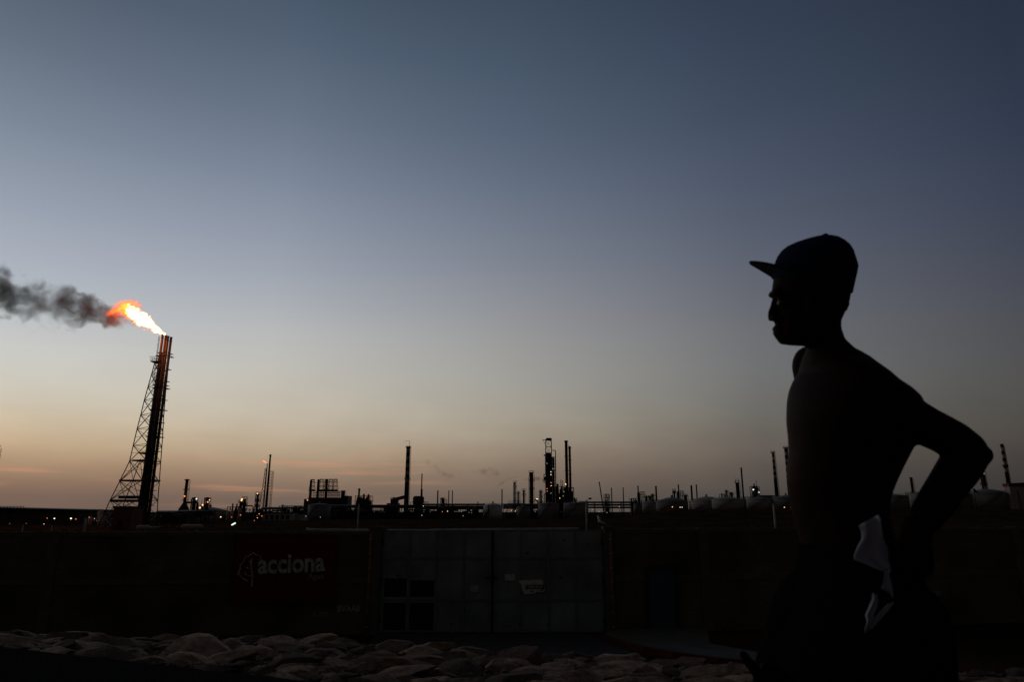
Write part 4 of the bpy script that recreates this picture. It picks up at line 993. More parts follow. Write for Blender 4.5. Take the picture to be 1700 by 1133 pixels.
unit('low black unit with a flat top left of the heater block', 464, 480, 840.5, 405, 8, 4, 2)
unit('low black unit just left of the row of exhaust stacks', 484, 503, 840.5, 405, 9, 5, 2, dens=.9)
unit('dark pipework mass beneath the small flare', 408, 462, 846, 380, 19, 8, 2, dens=.9)
Y = 330; a, b = P(437, 853, Y), P(486, 853, Y); g = gz(a.x, Y) - .2
wb = thing('low_building', 'long low pale building below the small flare', 'building', ((a.x + b.x) / 2, Y, g))
MB().box((a.x, Y, g), (b.x, Y + 8, a.z - .3)).build('wall', PALE, wb); MB().box((a.x - .3, Y - .3, a.z - .297), (b.x + .3, Y + 8.3, a.z)).build('roof', TANKD, wb)
for k in range(5): x = lerp(a.x + 1, b.x - 3, k / 4); MB().box((x, Y - .05, g + .5), (x + 1.6, Y - .002, g + 2.6)).build('door', BLACKM, wb)
Y = 335; a, b = P(487, 855, Y), P(505, 855, Y); g = gz(a.x, Y) - .2
wb = thing('low_building', 'small pale annex right of the long low building', 'building', ((a.x + b.x) / 2, Y, g)); MB().box((a.x, Y, g), (b.x, Y + 6, a.z - .2)).build('wall', PALE, wb); MB().box((a.x - .2, Y - .2, a.z - .197), (b.x + .2, Y + 6.2, a.z)).build('roof', TANKD, wb)
# tilted lit tube lamp on a short post
a, b = P(384.8, 872.3, 150), P(391.5, 868.6, 150); g = gz(a.x, 150)
tl_ = thing('tube_lamp', 'bright tilted white tube lamp glowing above the wall', 'lamp', ((a.x + b.x) / 2, 150, g))
MB().cyl(a, b, .13, n=10).build('tube', lampm('tube_glow', (.80, 1, .85), 1.6), tl_)
MB().cyl(a + (a - b) * .04, a, .16, n=8).build('end_cap', BLACKM, tl_); MB().cyl(b, b + (b - a) * .04, .16, n=8).build('end_cap', BLACKM, tl_)
c = (a + b) / 2; MB().cyl((c.x, 150, g - .2), (c.x, 150.0, c.z - .14), .06, n=8).build('post', STEEL, tl_)
# pinkish pipe pieces lying on the ground by the wall
for (x0, x1, yy, lab) in ((305, 333, 875, 'pale horizontal vessel lying low before the racks'), (231, 246, 876.5, 'short pale vessel lying at the foot of the flare')):
    a, b = P(x0, yy, 150), P(x1, yy, 150); r_ = thing('horizontal_vessel', lab, 'vessel', ((a.x + b.x) / 2, 150, gz(a.x, 150)))
    MB().tube([a, b], .5, 14, rnd=True).build('shell', PINK, r_)
    for t_ in (.2, .8): c = a.lerp(b, t_); MB().box((c.x - .2, 149.6, gz(a.x, 150) - .3), (c.x + .2, 150.4, c.z - .3)).build('saddle', CONC, r_)
# heater block with exhaust stacks
Y = 450; a, b = P(512, 828, Y), P(568, 828, Y); g = gz(a.x, Y) - .3
hb = thing('heater_block', 'broad black block carrying rows of exhaust stacks in lattice frames', 'power unit', ((a.x + b.x) / 2, Y, g + .3))
bt = P(540, 826.5, Y).z
MB().box((a.x, Y, g), (b.x - 1.5, Y + 22, bt)).build('housing', STEEL, hb)
MB().box((b.x - 1.4, Y + 2, g), (b.x + 3.2, Y + 14, P(560, 823.5, Y).z)).build('side_duct', STEEL, hb)
MB().box((a.x - 3, Y + 1, g), (a.x - .003, Y + 10, P(510, 829, Y).z)).build('side_platform', STEEL, hb)
for (px, yt, wp) in ((514.5, 797, 4.0), (527, 796, 4.3), (540.5, 796.5, 4.0)):
    q = P(px, yt, Y); MB().lathe((q.x, Y + 3, g + 2), [(wp * S(Y) / 2 * 1.1, 0), (wp * S(Y) / 2, q.z - g - 2.6), (wp * S(Y) / 2 * .8, q.z - g - 2)], 12).build('exhaust_stack', STEEL, hb)
mb = MB(); zt_ = P(540, 815.5, Y).z; frame_block(mb, P(514, 820, Y).x, P(560, 820, Y).x, Y + 5, Y + 16, bt, zt_, 16, 4, .2, brace=False); mb.build('lattice_deck', STEEL, hb)
for (px, yt) in ((519.5, 796.5), (534.5, 796), (542.5, 796), (550, 796), (557.3, 796)):
    q = P(px, yt, Y + 8); mb = MB(); lattice_mast(mb, q.x, Y + 8, zt_, q.z, 3.6, 1.9, 6, .13)
    mb.box((q.x - .95, Y + 7, q.z - .5), (q.x + .95, Y + 9, q.z)); zz = P(540, 807.5, Y).z; mb.box((q.x - 1.3, Y + 6.7, zz), (q.x + 1.3, Y + 9.3, zz + .3)); zz = P(540, 800.5, Y).z; mb.box((q.x - 1.1, Y + 6.9, zz), (q.x + 1.1, Y + 9.1, zz + .3))
    mb.box((q.x - 1.5, Y + 6.4, zt_), (q.x + 1.5, Y + 9.6, zt_ + 1)); mb.build('lattice_mast', STEEL, hb)
mb = MB(); zz = P(540, 801, Y).z; x0, x1 = P(516, 800, Y).x, P(526, 800, Y).x; mb.bar((x0, Y + 8, zz), (x1, Y + 8, zz), .2); mb.build('walkway', STEEL, hb)
MB().ell(P(510.5, 831, Y - 2), .42, 8, 6).build('lamp', L_RED, hb)
tank('pale round tank before the heater block', 511, 547, 838.5, 360, 2.5, m=mat('tank_greyblue', (.24, .24, .25)), stair=True)
column('column', 'thick column with a slanted top right of the heater block', 'column', 570, 815, 6.4, 460, (.35, .6), dome=False)
rack('long pipe rack from heater block to banded chimney', 548, 700, 839.5, 430, 2, 2.6, 5)
rack('long pipe rack from banded chimney to the white tank', 700, 802, 837.6, 430, 3, 3.4, 6)
rack('long pipe rack behind the grey tanks', 836, 905, 837.6, 450, 3, 3.0, 5)
rack('open pipe rack crossing behind the leaning pole', 965, 1055, 834, 440, 3, 4.2, 6)
unit('black process unit with a capped vent and open frame', 590, 616, 824, 425, 21, 5, 3, dens=.95, solid=.8, tall=((595, 814, 3.2),))
unit('ragged low black equipment under the long rack', 545, 640, 846, 400, 22, 12, 2, dens=.8)
unit('ragged low black equipment between heater and white tank', 706, 800, 843, 400, 23, 12, 2, dens=.75)
unit('low dark pipework at the foot of the banded chimney', 632, 720, 844, 405, 24, 10, 2, dens=.8)
unit('low dark pipework before the central towers', 840, 980, 848, 430, 25, 14, 2, dens=.6)
# banded chimney with duct
def banded(label, px, yt, wt, wb, Y, plat_y=None, z_band_frac=.42, period=None, rod=None, lamps=(), group='banded chimneys'):
    a = P(px, yt, Y); g = gz(a.x, Y) - .3; H = a.z - g; rt, rb = wt * S(Y) / 2, wb * S(Y) / 2
    root = thing('banded_chimney', label, 'chimney', (a.x, Y, g), group); m = striped('chimney_bands', (.10, .035, .03), (.80, .78, .75), period or H * .105, H * z_band_frac, H, (.07, .05, .045))
    MB().lathe((a.x, Y, g), [(rb, 0), (rt, H - 1.2), (rt * 1.15, H - 1.1), (rt * 1.15, H), (rt * .8, H), (rt * .8, H - 1)], 24).build('shaft', m, root)
    if plat_y:
        for py in plat_y:
            z = P(px, py, Y).z; r_ = lerp(rb, rt, (z - g) / H); pb = MB().lathe((a.x, Y, z), [(r_ * .95, 0), (r_ + .6, 0), (r_ + .6, .3), (r_ * .95, .3)], 20).build('gallery', STEEL, root)
            mb = MB(); K = 14; pts = [Vector((a.x + (r_ + .55) * math.cos(k*2*math.pi/K), Y + (r_ + .55) * math.sin(k*2*math.pi/K), z + 1.4)) for k in range(K + 1)]
            for k in range(K): mb.bar(pts[k], pts[k+1], .12); mb.bar(pts[k], pts[k] - Vector((0, 0, 1.3)), .1)
            sub(mb, 'handrail', STEEL, pb, root)
    mb = MB(); x = a.x + rt + .3
    mb.bar((a.x + rb + .3, Y, g), (x, Y, a.z - 1), .15); mb.bar((a.x + rb + .7, Y, g), (x + .4, Y, a.z - 1), .15); mb.build('ladder', STEEL, root)
    if rod: mb = MB(); mb.bar((a.x + .8, Y, a.z), P(rod[0], rod[1], Y), .25); mb.bar(P(rod[0], rod[1], Y), P(rod[2], rod[3], Y), .12); mb.build('lightning_rod', STEEL, root)
    for (lx, ly, lm, ls) in lamps: MB().ell(P(lx, ly, Y - rb - .5), ls, 8, 6).build('lamp', lm, root)
    return root, a, g
bc, a, g = banded('tall red and white banded chimney with a duct at its foot', 678, 742, 6.6, 8.4, 560, (744, 797), .44, None, (680, 732, 671, 733))
A, B, C_ = P(674, 825.5, 560), P(656, 830, 560), P(650, 832, 560)
dc = thing('flue_duct', 'sloping rusty flue duct joining the banded chimney to a furnace', 'duct', (B.x, 558, g))
MB().bar(A + Vector((0, -2, 0)), B + Vector((0, -2, 0)), 3.2, 2.6).build('duct', RUST, dc); MB().bar((B.x, 558, g), B + Vector((0, -2, -1)), 1).build('support', STEEL, dc)
Y = 555; fa, fb = P(642, 836, Y), P(661, 836, Y); fn = thing('furnace', 'stepped black furnace left of the banded chimney', 'furnace', ((fa.x + fb.x) / 2, Y, g))
MB().box((fa.x, Y, g), (fb.x, Y + 10, fa.z)).build('firebox', STEEL, fn)
q0, q1 = P(648, 830, Y), P(659, 830, Y); MB().box((q0.x, Y + 1, fa.z), (q1.x, Y + 9, q0.z + .5)).build('hood', STEEL, fn)
mb = MB(); frame_block(mb, q0.x, q1.x, Y + 1, Y + 9, q0.z + .5, P(650, 827, Y).z, 3, 1, .25); mb.build('top_frame', STEEL, fn); MB().cyl((P(652, 830, Y).x, Y + 5, q0.z), (P(652, 830, Y).x, Y + 5, P(652, 825, Y).z), .5, n=8).build('vent', STEEL, fn)
# bulky heater and slim stack
Y = 425; a, b = P(684, 824, Y), P(703, 824, Y); g = gz(a.x, Y) - .3; bh = thing('heater', 'dark bulky heater with a rounded top right of the banded chimney', 'heater', ((a.x + b.x) / 2, Y, g))
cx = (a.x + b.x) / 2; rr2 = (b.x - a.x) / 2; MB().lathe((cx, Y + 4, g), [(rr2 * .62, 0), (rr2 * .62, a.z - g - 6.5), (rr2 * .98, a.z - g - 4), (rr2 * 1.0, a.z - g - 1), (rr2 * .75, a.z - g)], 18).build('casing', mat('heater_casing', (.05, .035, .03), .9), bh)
mb = MB(); frame_block(mb, a.x - .5, b.x + 2, Y - 1, Y + 9, g, P(700, 834, Y).z, 4, 2, .3); mb.build('support_frame', STEEL, bh)
stack('slim tall stack rising behind the bulky heater', 700.7, 787, 2.0, 440)
stack('lower thicker sleeve stack beside the bulky heater', 700.2, 813, 3.6, 442)
for (px, yt, wp, lab) in ((727, 815, 2.4, 'leftmost and thickest of three thin stacks'), (745.3, 815, 1.7, 'middle one of three thin stacks'), (751.3, 815, 1.7, 'rightmost of three thin stacks')):
    stack(lab + ' right of the banded chimney', px, yt, wp, 450, group='three thin stacks')
column('column', 'stubby column standing among the three thin stacks', 'column', 735, 827, 4.6, 448, (.9, .6), side_pipe=True)
mb = MB(); a = P(737.5, 830, 448); g = gz(a.x, 448) - .3; r_ = thing('access_frame', 'small open steel frame beside the stubby column', 'frame', (a.x, 448, g)); frame_block(mb, a.x, a.x + 1.6, 448, 450, g, a.z, 1, 5, .2); mb.build('steel_frame', STEEL, r_)
a = P(793, 834, 440); stack('tiny stub stack on the rack left of the white tank', 793.5, 833.5, 1.8, 440)
# white tank with conical roof
WT = mat('white_tank', (.75, .73, .70), .7, var=.1, scale=.2)
t0 = tank('white tank with a conical roof and a red stripe', 802.5, 834, 839.5, 420, 3.2, m=WT, roofm=WT)
a = P(811, 845, 420); cy = 420 + (P(834, 839.5, 420).x - P(802.5, 839.5, 420).x) / 2 * .3; rT = (P(834, 839.5, 420).x - P(802.5, 839.5, 420).x) / 2; cxT = P(818.25, 839.5, 420).x
dxx = a.x - cxT; ysurf = cy - math.sqrt(rT ** 2 - dxx ** 2)
MB().box((a.x - .35, ysurf - .25, t0.location.z), (a.x + .35, ysurf + .1, P(811, 839.8, 420).z)).build('red_stripe', mat('red_stripe_paint', (.35, .03, .03), .7), t0)
stack('thin black stack at the right side of the white tank', 833.5, 813, 2.0, 425)
column('column', 'narrow column with many platforms left of the square tower', 'column', 854.8, 801, 2.8, 470, (.98, .85, .66, .48, .3, .12), side_pipe=True)
column('column', 'small short column right of the narrow platform column', 'column', 861, 817, 2.2, 470, (.95, .6), side_pipe=True)
column('column', 'short stout column with a wide top deck', 'column', 869.5, 814, 3.2, 475, (.97, .8, .4), skirt=.5)
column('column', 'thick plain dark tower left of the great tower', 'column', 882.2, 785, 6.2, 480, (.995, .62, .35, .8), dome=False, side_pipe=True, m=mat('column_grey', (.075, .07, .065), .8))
column('column', 'small platform column just left of the great tower', 'column', 898, 815, 3.2, 470, (.95, .75, .55, .35), side_pipe=True)
a = P(893, 833, 465); r_ = thing('crane_jib', 'short tilted jib with a lamp left of the great tower', 'crane', (a.x, 465, gz(a.x, 465))); MB().bar(a, P(888, 829.5, 465), 1.0).build('jib', STEEL, r_); MB().bar((a.x, 465, gz(a.x, 465)), a, .8).build('mast', STEEL, r_); MB().ell(P(891.5, 829, 464), (.8, .3, .25), 8, 6).build('lamp', L_WARM, r_)
mb = MB(); Y = 468; a, b = P(843, 832.5, Y), P(868, 832.5, Y); g = gz(a.x, Y); r_ = thing('walkway_bridge', 'raised railed walkway under the narrow platform column', 'walkway', (a.x, Y, g))
MB().box((a.x, Y, P(843, 836.5, Y).z), (b.x, Y + 3, P(843, 835.8, Y).z)).build('deck', STEEL, r_)
mb.bar(a, b, .15)
for k in range(13): x = lerp(a.x, b.x, k / 12); mb.bar((x, Y, a.z), (x, Y, P(843, 836, Y).z), .12)
mb.build('handrail', STEEL, r_); mb = MB()
for k in range(4): x = lerp(a.x, b.x, k / 3); mb.bar((x, Y + 1, g - .3), (x, Y + 1, P(843, 836.5, Y).z), .3)
mb.build('leg', STEEL, r_)
# great tower
Y = 500; g = gz(P(912, 800, Y).x, Y) - .3
gt_ = thing('great_tower', 'tallest central process tower with open lattice top and lit decks', 'tower', (P(912, 800, Y).x, Y, g + .3))
def zy(py): return P(0, py, Y).z
def xp(px, py): return P(px, py, Y).x
xL, xR = xp(906.5, 760), xp(915.5, 760)
MB().lathe((xp(911, 760), Y + 4, g), [(2.6, 0), (2.6, zy(757) - g), (2.0, zy(754) - g), (.4, zy(751) - g)], 18).build('reactor', STEEL, gt_)
MB().lathe((xp(908, 760), Y + 2, g), [(1.3, 0), (1.3, zy(770) - g), (.4, zy(767) - g)], 14).build('regenerator', STEEL, gt_)
frame_block(MB(), xL, xR, Y, Y + 8, g, zy(753), 2, 24, .4).build('steel_frame', STEEL, gt_)
for k in range(18):
    py = 756 + k * 4.6; ex = rr.uniform(-.4, 1.2); mb = MB(); mb.box((xL - .4 - ex * (k % 3 == 0), Y - .6, zy(py)), (xR + .4 + ex * (k % 2), Y + 8, zy(py) + .3))
    if k % 3 == 0: mb.box((xL + .5, Y, zy(py) + .3), (xR - 1.2, Y + 6, zy(py) + 1.8))
    mb.build('deck', STEEL, gt_)
mb = MB(); lattice_mast(mb, xp(911, 740), Y + 3, zy(753), zy(730.5), 4.3, 4.0, 2, .32); mb.build('lattice_top', PIPE, gt_)
MB().box((xp(906.8, 729), Y + .5, zy(731)), (xp(916, 729), Y + 6, zy(727.5))).build('hoist_house', STEEL, gt_)
mb = MB(); mb.bar((xp(900.8, 730), Y + 3, zy(730)), (xp(907, 730), Y + 3, zy(730)), .45); mb.bar((xp(902, 731), Y + 3, zy(731)), (xp(906.6, 738), Y + 3, zy(739)), .25); mb.build('hoist_arm', PIPE, gt_)
mb = MB(); mb.tube([(xp(917, 742), Y + 1, zy(748)), (xp(922, 748), Y + 1, zy(748.2)), (xp(922.3, 752), Y + 1, zy(750)), (xp(923, 830), Y + 1, g)], .32, 8); mb.build('downcomer', STEEL, gt_)
frame_block(MB(), xp(917, 760), xp(922.3, 760), Y, Y + 5, g, zy(759), 1, 18, .25).build('stair_tower', STEEL, gt_)
MB().lathe((xp(919.5, 790), Y + 3, g), [(.75, 0), (.75, zy(760) - g), (.2, zy(759) - g)], 10).build('riser_pipe', STEEL, gt_)
mb = MB(); mb.box((xp(903, 790), Y, zy(800)), (xp(906.6, 790), Y + 4, zy(799))); mb.box((xp(903, 790), Y, zy(789)), (xp(906.6, 790), Y + 4, zy(788))); mb.box((xp(903.3, 790), Y + .5, zy(797)), (xp(906.6, 790), Y + 3.5, zy(792))); frame_block(mb, xp(903, 795), xp(906.6, 795), Y, Y + 4, zy(802), zy(788), 1, 3, .2); mb.build('side_deck', STEEL, gt_)
mb = MB(); frame_block(mb, xp(904, 825), xp(907, 825), Y - 1, Y + 4, g, zy(820), 1, 5, .3); mb.build('base_frame', STEEL, gt_)
for (px, py, m_, s_) in ((914.5, 784, L_WHITE, .33), (914.6, 788.7, L_WARM, .33), (914.7, 802, L_RED, .3), (915, 807, L_WARM, .3), (908.3, 812, L_RED, .28), (908.4, 816, L_RED, .25), (914.7, 819.5, L_DIM, .5), (904.8, 790, L_DIM, .5), (908, 770, L_DIM, .5), (929.3, 827.8, L_WARM, .3), (918, 779, L_DIM, .6)):
    MB().ell(P(px, py, Y - 1.2), s_, 8, 6).build('lamp', m_, gt_)
# twin stacks right of the tower
stack('taller left one of the twin stacks by the great tower', 939.8, 732, 5.2, 510, (.985, .79, .6, .42), lamps=((939, 804.5, L_WARM, .45),), group='twin stacks')
stack('shorter right one of the twin stacks by the great tower', 945.6, 741.5, 4.0, 512, (.97, .8, .6, .4, .25), group='twin stacks')
unit('high black unit between the great tower and twin stacks', 922, 937, 808, 505, 31, 3, 5, dens=1, solid=.7, tall=((926, 806, 3), (931.5, 799, 1), (934, 801, 1)))
unit('broad black unit at the foot of the twin stacks', 936, 952.5, 810, 500, 32, 4, 5, dens=1, solid=.88, lamps=((936, 817, L_DIM, .5), (935, 824, L_DIM, .5)))
unit('low black slope of equipment right of the twin stacks', 951, 958, 828, 498, 33, 2, 2, dens=1)
# grey tanks in front of the towers
GT_ = mat('tank_blue_grey', (.27, .24, .235), .75, var=.12, scale=.15)
tank('small grey tank in front of the square tower', 858, 880, 842, 400, 1.2, m=GT_)
tank('wide grey tank in front of the great tower', 893.5, 928, 836.5, 395, 1.2, m=GT_)
tank('wide grey tank left of the street lamp', 936, 977, 836, 395, 2.0, m=GT_)
# leaning pole
A, B = P(995, 802.5, 330), P(1002.5, 850, 330); g = gz(B.x, 330)
lp_ = thing('leaning_pole', 'leaning black mast between the street lamp and the tank farm', 'pole', (B.x, 330, g)); d_ = (B - A).normalized()
MB().cyl(B + d_ * 3.5, A, .36, .25, 10).build('pole', STEEL, lp_); MB().cyl(A, A - d_ * .5, .34, .3, 10).build('cap', STEEL, lp_)
# right side stacks
for (px, yt, wp, lab) in ((1015, 810.5, 1.8, 'first thin stack right of the leaning pole'), (1034.3, 810, 1.8, 'second thin stack right of the leaning pole, standing alone'), (1059, 807, 2.2, 'thin stack rising from a low unit with an open frame, left one'),
    (1088.8, 807.5, 3.0, 'thick short stack behind the first domed tank'), (1126, 805, 2.3, 'thin stack rising from a low unit with an open frame, right one'), (1147.5, 806.5, 3.2, 'thick stack of a close pair left of the pale domed tank'), (1155.8, 805, 2.2, 'thin stack of a close pair above the pale domed tank'),
    (1230.3, 777, 2.8, 'tall slim stack standing alone over the tank farm')):
    stack(lab, px, yt, wp, 430, group='stacks over the tank farm')
unit('small open frame unit left of the first thin stack', 1004.5, 1012, 821, 440, 41, 3, 4, dens=.5)
unit('low unit with an open top frame at the left of the tank farm', 1048, 1062, 828, 440, 42, 4, 3, dens=.8)
for (x0, x1, yt, lab, sd) in ((1063, 1070.5, 817, 'open steel frame beside the thin stack, left one', 1), (1129, 1135, 815.5, 'open steel frame beside the thin stack, right one', 2)):
    a, b = P(x0, yt, 435), P(x1, yt, 435); g = gz(a.x, 435) - .3; r_ = thing('access_frame', lab, 'frame', ((a.x + b.x) / 2, 435, g)); frame_block(MB(), a.x, b.x, 435, 439, g, a.z, 2, 8, .22).build('steel_frame', STEEL, r_)
    MB().lathe((a.x - .8, 437, g), [(.9, 0), (.9, a.z - g - 1), (.3, a.z - g)], 10).build('vessel', STEEL, r_)
column('column', 'squat black column right of the left open frame', 'column', 1073, 824, 4, 436, (.9,))
column('column', 'small ragged column left of the thick short stack', 'column', 1079, 824, 3, 436, (.9, .5), side_pipe=True)
column('column', 'small pointed column beside the thick short stack', 'column', 1083.5, 821, 3.2, 438, (.9, .6), side_pipe=True)
column('column', 'slender black column left of the right open frame', 'column', 1119, 815, 2.8, 437, (.85, .97), side_pipe=True)
column('column', 'squat black column right of the right open frame', 'column', 1138, 822, 4.5, 436, (.9,))
TM = mat('tank_dull', (.44, .39, .34), .8, var=.15, scale=.12); TD = mat('tank_dark', (.23, .21, .19), .8, var=.12, scale=.12)
tank('narrow grey tank at the left end of the tank farm', 1052, 1066, 837, 395, .4, m=TD)
tank('pale tank tucked left of the wide domed tank', 1065, 1100, 834.5, 400, 2, m=TM)
tank('wide dark domed tank with lamps below it', 1091, 1143.5, 833.5, 378, 7.5, m=TD, roofm=TD)
tank('large pale tank with a high rounded dome', 1150, 1200, 832, 392, 7.5, m=TM, roofm=TM)
tank('small pale tank behind the high domed tank at its left', 1144, 1160, 833.5, 402, .8, m=TM)
tank('pale tank right of the high domed tank', 1184, 1235, 829.5, 380, 4, m=TM, roofm=TM)
tank('pale flat tank before the banded chimney', 1242, 1284, 828.5, 385, 3, m=TM)
tank('small grey tank behind the tall slim stack', 1228, 1248, 829, 410, .5, m=TD)
tank('dark tank cut off by the outline of the man', 1285, 1330, 827, 378, 4, m=TD, roofm=TD)
tank('dark tank seen through the crook of the arm, left one', 1462, 1509, 824, 372, 3, m=TD)
tank('paler ribbed tank seen through the crook of the arm, right one', 1510, 1560, 821, 378, 4, m=TM)
tank('dark small tank right of the forearm', 1588, 1611, 820.5, 372, .6, m=TD)
tank('wide tank with a shallow cone roof right of the forearm', 1613, 1674, 819, 368, 7, m=TD, roofm=TD)
unit('small dark unit left of the frame topped column', 1199, 1207, 821, 440, 51, 2, 3)
column('column', 'little column with side arms right of the high dome', 'column', 1206, 814.5, 2.6, 440, (.9, .6), side_pipe=True)
column('column', 'little squat column with a mushroom top', 'column', 1214, 817.5, 4, 440, (.85,), side_pipe=True)
r_ = column('column', 'dark column with an open frame on top', 'column', 1223.8, 802, 5.8, 440, (.99, .6), dome=False)
a, b = P(1221, 796, 440), P(1226, 796, 440); MB().tube([(a.x, 440, P(1221, 802, 440).z), a, b, (b.x, 440, P(1226, 802, 440).z)], .2, 6).build('top_frame', STEEL, r_)
unit('lamp lit black unit right of the tall slim stack', 1250, 1260, 808, 440, 52, 3, 5, dens=1, solid=.7, lamps=((1250.5, 813.5, L_WHITE, .5), (1260, 818, L_WHITE, .35)), tall=((1254, 806, 2), (1257.5, 800, .7)))
rack('short trestle left of the banded chimney by the man', 1262, 1284, 823.5, 435, 2, 2.4, 3, 5)
banded('slender banded chimney left of the man', 1283, 751.5, 4.0, 7.0, 470, (753,), .5, None)
banded('banded chimney half hidden by the back of the man', 1304.5, 743.5, 6.0, 8.5, 480, (745,), .4, None)
column('column', 'short plain stack seen through the crook of the arm', 'chimney', 1512, 793, 4.2, 430, (.5,), dome=False, m=RUST)
column('column', 'stout stack with a stepped top right of the elbow', 'chimney', 1630, 783, 4.6, 430, (.985,), dome=False, m=RUST, lamps=((1634, 787, L_DIM, .5),), skirt=.0)
column('column', 'thick sleeve around the foot of the stout stepped stack', 'chimney', 1630.5, 788, 7.4, 431, (.99, .7), dome=False, m=RUST)
banded('banded chimney near the right edge', 1662.5, 737.5, 4.8, 6.6, 430, (776,), .52, None)
Y = 360; a, b = P(1675, 806, Y), P(1740, 800, Y); g = gz(a.x, Y) - .4
rb = thing('pale_building', 'pale box building with a red roof edge at the right side', 'building', ((a.x + b.x) / 2, Y, g))
MB().box((a.x, Y, g), (b.x, Y + 4, a.z - .1)).build('wall', TM, rb); MB().prism([Vector((a.x - .4, Y - .5, a.z - .6)), Vector((b.x + .4, Y - .5, a.z - .6)), Vector((b.x + .4, Y - .5, a.z + 2.0)), Vector((a.x - .4, Y - .5, a.z + .9))], (0, 4.8, 0)).build('roof_edge', mat('red_edge', (.2, .03, .025), .8), rb)
c = P(1690.5, 824, Y); MB().tube([(c.x - .3, Y - .3, c.z + 3), (c.x, Y - .4, c.z), (c.x, Y - .4, g)], .18, 8).build('pipe', STEEL, rb)
a = P(1617, 818, 366); r_ = thing('wind_sock_frame', 'small tilted bracket at the left rim of the cone roofed tank', 'bracket', (a.x, 366, gz(a.x, 366))); MB().bar(P(1616, 812.5, 366), P(1621, 818, 366), .8).build('bracket', STEEL, r_); MB().bar((a.x, 366, gz(a.x, 366)), P(1617, 815, 366), .3).build('mast', STEEL, r_)
# faint distant smoke from the refinery
for (pts, lab, sd) in (
    ([(862, 792, 3, .2), (850, 793, 4, .25), (842, 797, 4, .35), (833, 803, 3.5, .4), (824, 808, 3, .2)], 'thin wisp of smoke drifting left above the white tank', 4),
    ([(905, 800, 2.5, 1.0), (900, 797, 4.5, .9), (892, 795, 4.5, .7), (882, 797, 3.5, .4), (868, 797, 3, .2)], 'thin grey smoke leaving the great tower toward the left', 6),
    ([(825, 786, 8, .12), (812, 784, 8, .2), (798, 784, 7, .15), (785, 784, 5, .08)], 'faint smudge of smoke in the sky over the white tank', 8),
    ([(752, 790, 5, .12), (742, 790, 7, .2), (732, 786, 7, .16), (722, 776, 8, .12), (710, 765, 8, .06)], 'faint smudge of smoke right of the banded chimney', 12)):
    o = plume('smoke', 0, 0, pts, 495, 'smoke', seed=sd, nscale=.22, gain=.45, amp=1.0, detail=4); tag(o, lab, 'smoke', kind='stuff')
# scrub on the ground behind the wall: nobody could count it
mb = MB(); r3 = random.Random(5)
for k in range(2600):
    Y = 60 * (1 + r3.random() ** 1.5 * 4); x = r3.uniform(-.85, .85) * Y
    if mnoise.noise(Vector((x * .04, Y * .04, 0))) < -.05: continue
    g = gz(x, Y); h = r3.uniform(.25, .9)
    for q in range(5):
        a_ = r3.uniform(0, 6.28); l = h * r3.uniform(.5, 1); w_ = .12 * l + .05; dx, dy_ = math.cos(a_), math.sin(a_); o_ = Vector((x + r3.uniform(-.4, .4), Y + r3.uniform(-.4, .4), g - .05))
        tip = o_ + Vector((dx * l * .5, dy_ * l * .5, l)); sd_ = Vector((-dy_, dx, 0)) * w_
        mb.add([o_ - sd_, o_ + sd_, tip], [(0, 1, 2)])
tag(mb.build('scrub', mat('scrub_green', (.05, .06, .025), .9, var=.4, scale=.2)), 'dry low scrub scattered over the ground behind the wall', 'scrub', kind='stuff')

# ------------------------------------------------------------------ the walker
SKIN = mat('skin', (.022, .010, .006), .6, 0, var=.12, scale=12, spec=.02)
PY = 1.5
person = thing('person', 'bare chested man in a cap walking left, hand on hip', 'person', (P(1410, 1000, PY).x, PY, 0.0))
def lean(p): return (p.y - PY) * max(0, p.z - CAMZ) / PY * .88
def px_of(p):
    d = p - Vector((0, 0, CAMZ)); return 850 + F * d.x / (d.y * CP + d.z * SP)
def loft(mb, rings, n=40, e=2.3):
    """rings: (lx,ly,rx,ry,half_depth,Y): outline left and right; ring is widened until its outline falls there"""
    vs = []
    for (lx, ly, rx_, ry, hd, Yc_) in rings:
        L0, R0 = lx, rx_
        for it in range(6):
            A, B = P(lx, ly, Yc_), P(rx_, ry, Yc_); c = (A + B) / 2; ax = (B - A) / 2; ring = []
            for k in range(n):
                t = k * 2 * math.pi / n; ct, st_ = math.cos(t), math.sin(t)
                p = c + ax * (math.copysign(abs(ct) ** (2 / e), ct)) + Vector((0, 1, 0)) * hd * math.copysign(abs(st_) ** (2 / e), st_)
                p.z += lean(p); ring.append(p)      # he tips his head and near shoulder toward the road
            xs_ = [px_of(p) for p in ring]; lx += L0 - min(xs_); rx_ += R0 - max(xs_)
            if rx_ - lx < 3: lx, rx_ = L0, R0; break
        vs += ring
    fs = [(i*n+k, i*n+(k+1) % n, (i+1)*n+(k+1) % n, (i+1)*n+k) for i in range(len(rings)-1) for k in range(n)]
    fs += [tuple(reversed(range(n))), tuple((len(rings)-1)*n+k for k in range(n))]
    return mb.add(vs, fs, True)
def body_part(mb, name, m, voxel, iters, root, parent=None):
    o = mb.build('tmp', m, root); md = o.modifiers.new('r', 'REMESH'); md.mode = 'VOXEL'; md.voxel_size = voxel; md.use_smooth_shade = True
    sm = o.modifiers.new('s', 'SMOOTH'); sm.factor = .5; sm.iterations = iters
    dg = bpy.context.evaluated_depsgraph_get(); dg.update(); me = bpy.data.meshes.new_from_object(o.evaluated_get(dg)); me.name = name
    bpy.data.objects.remove(o); me.materials.clear(); me.materials.append(m)
    me.polygons.foreach_set('use_smooth', [True] * len(me.polygons))
    o = bpy.data.objects.new(name, me); COL.objects.link(o); o.parent = parent or root; return o
def T(mb, pts, n=16): return mb.tube([P(a, b, c) for a, b, c, r in pts], [r for a, b, c, r in pts], n, rnd=True)
b = MB()
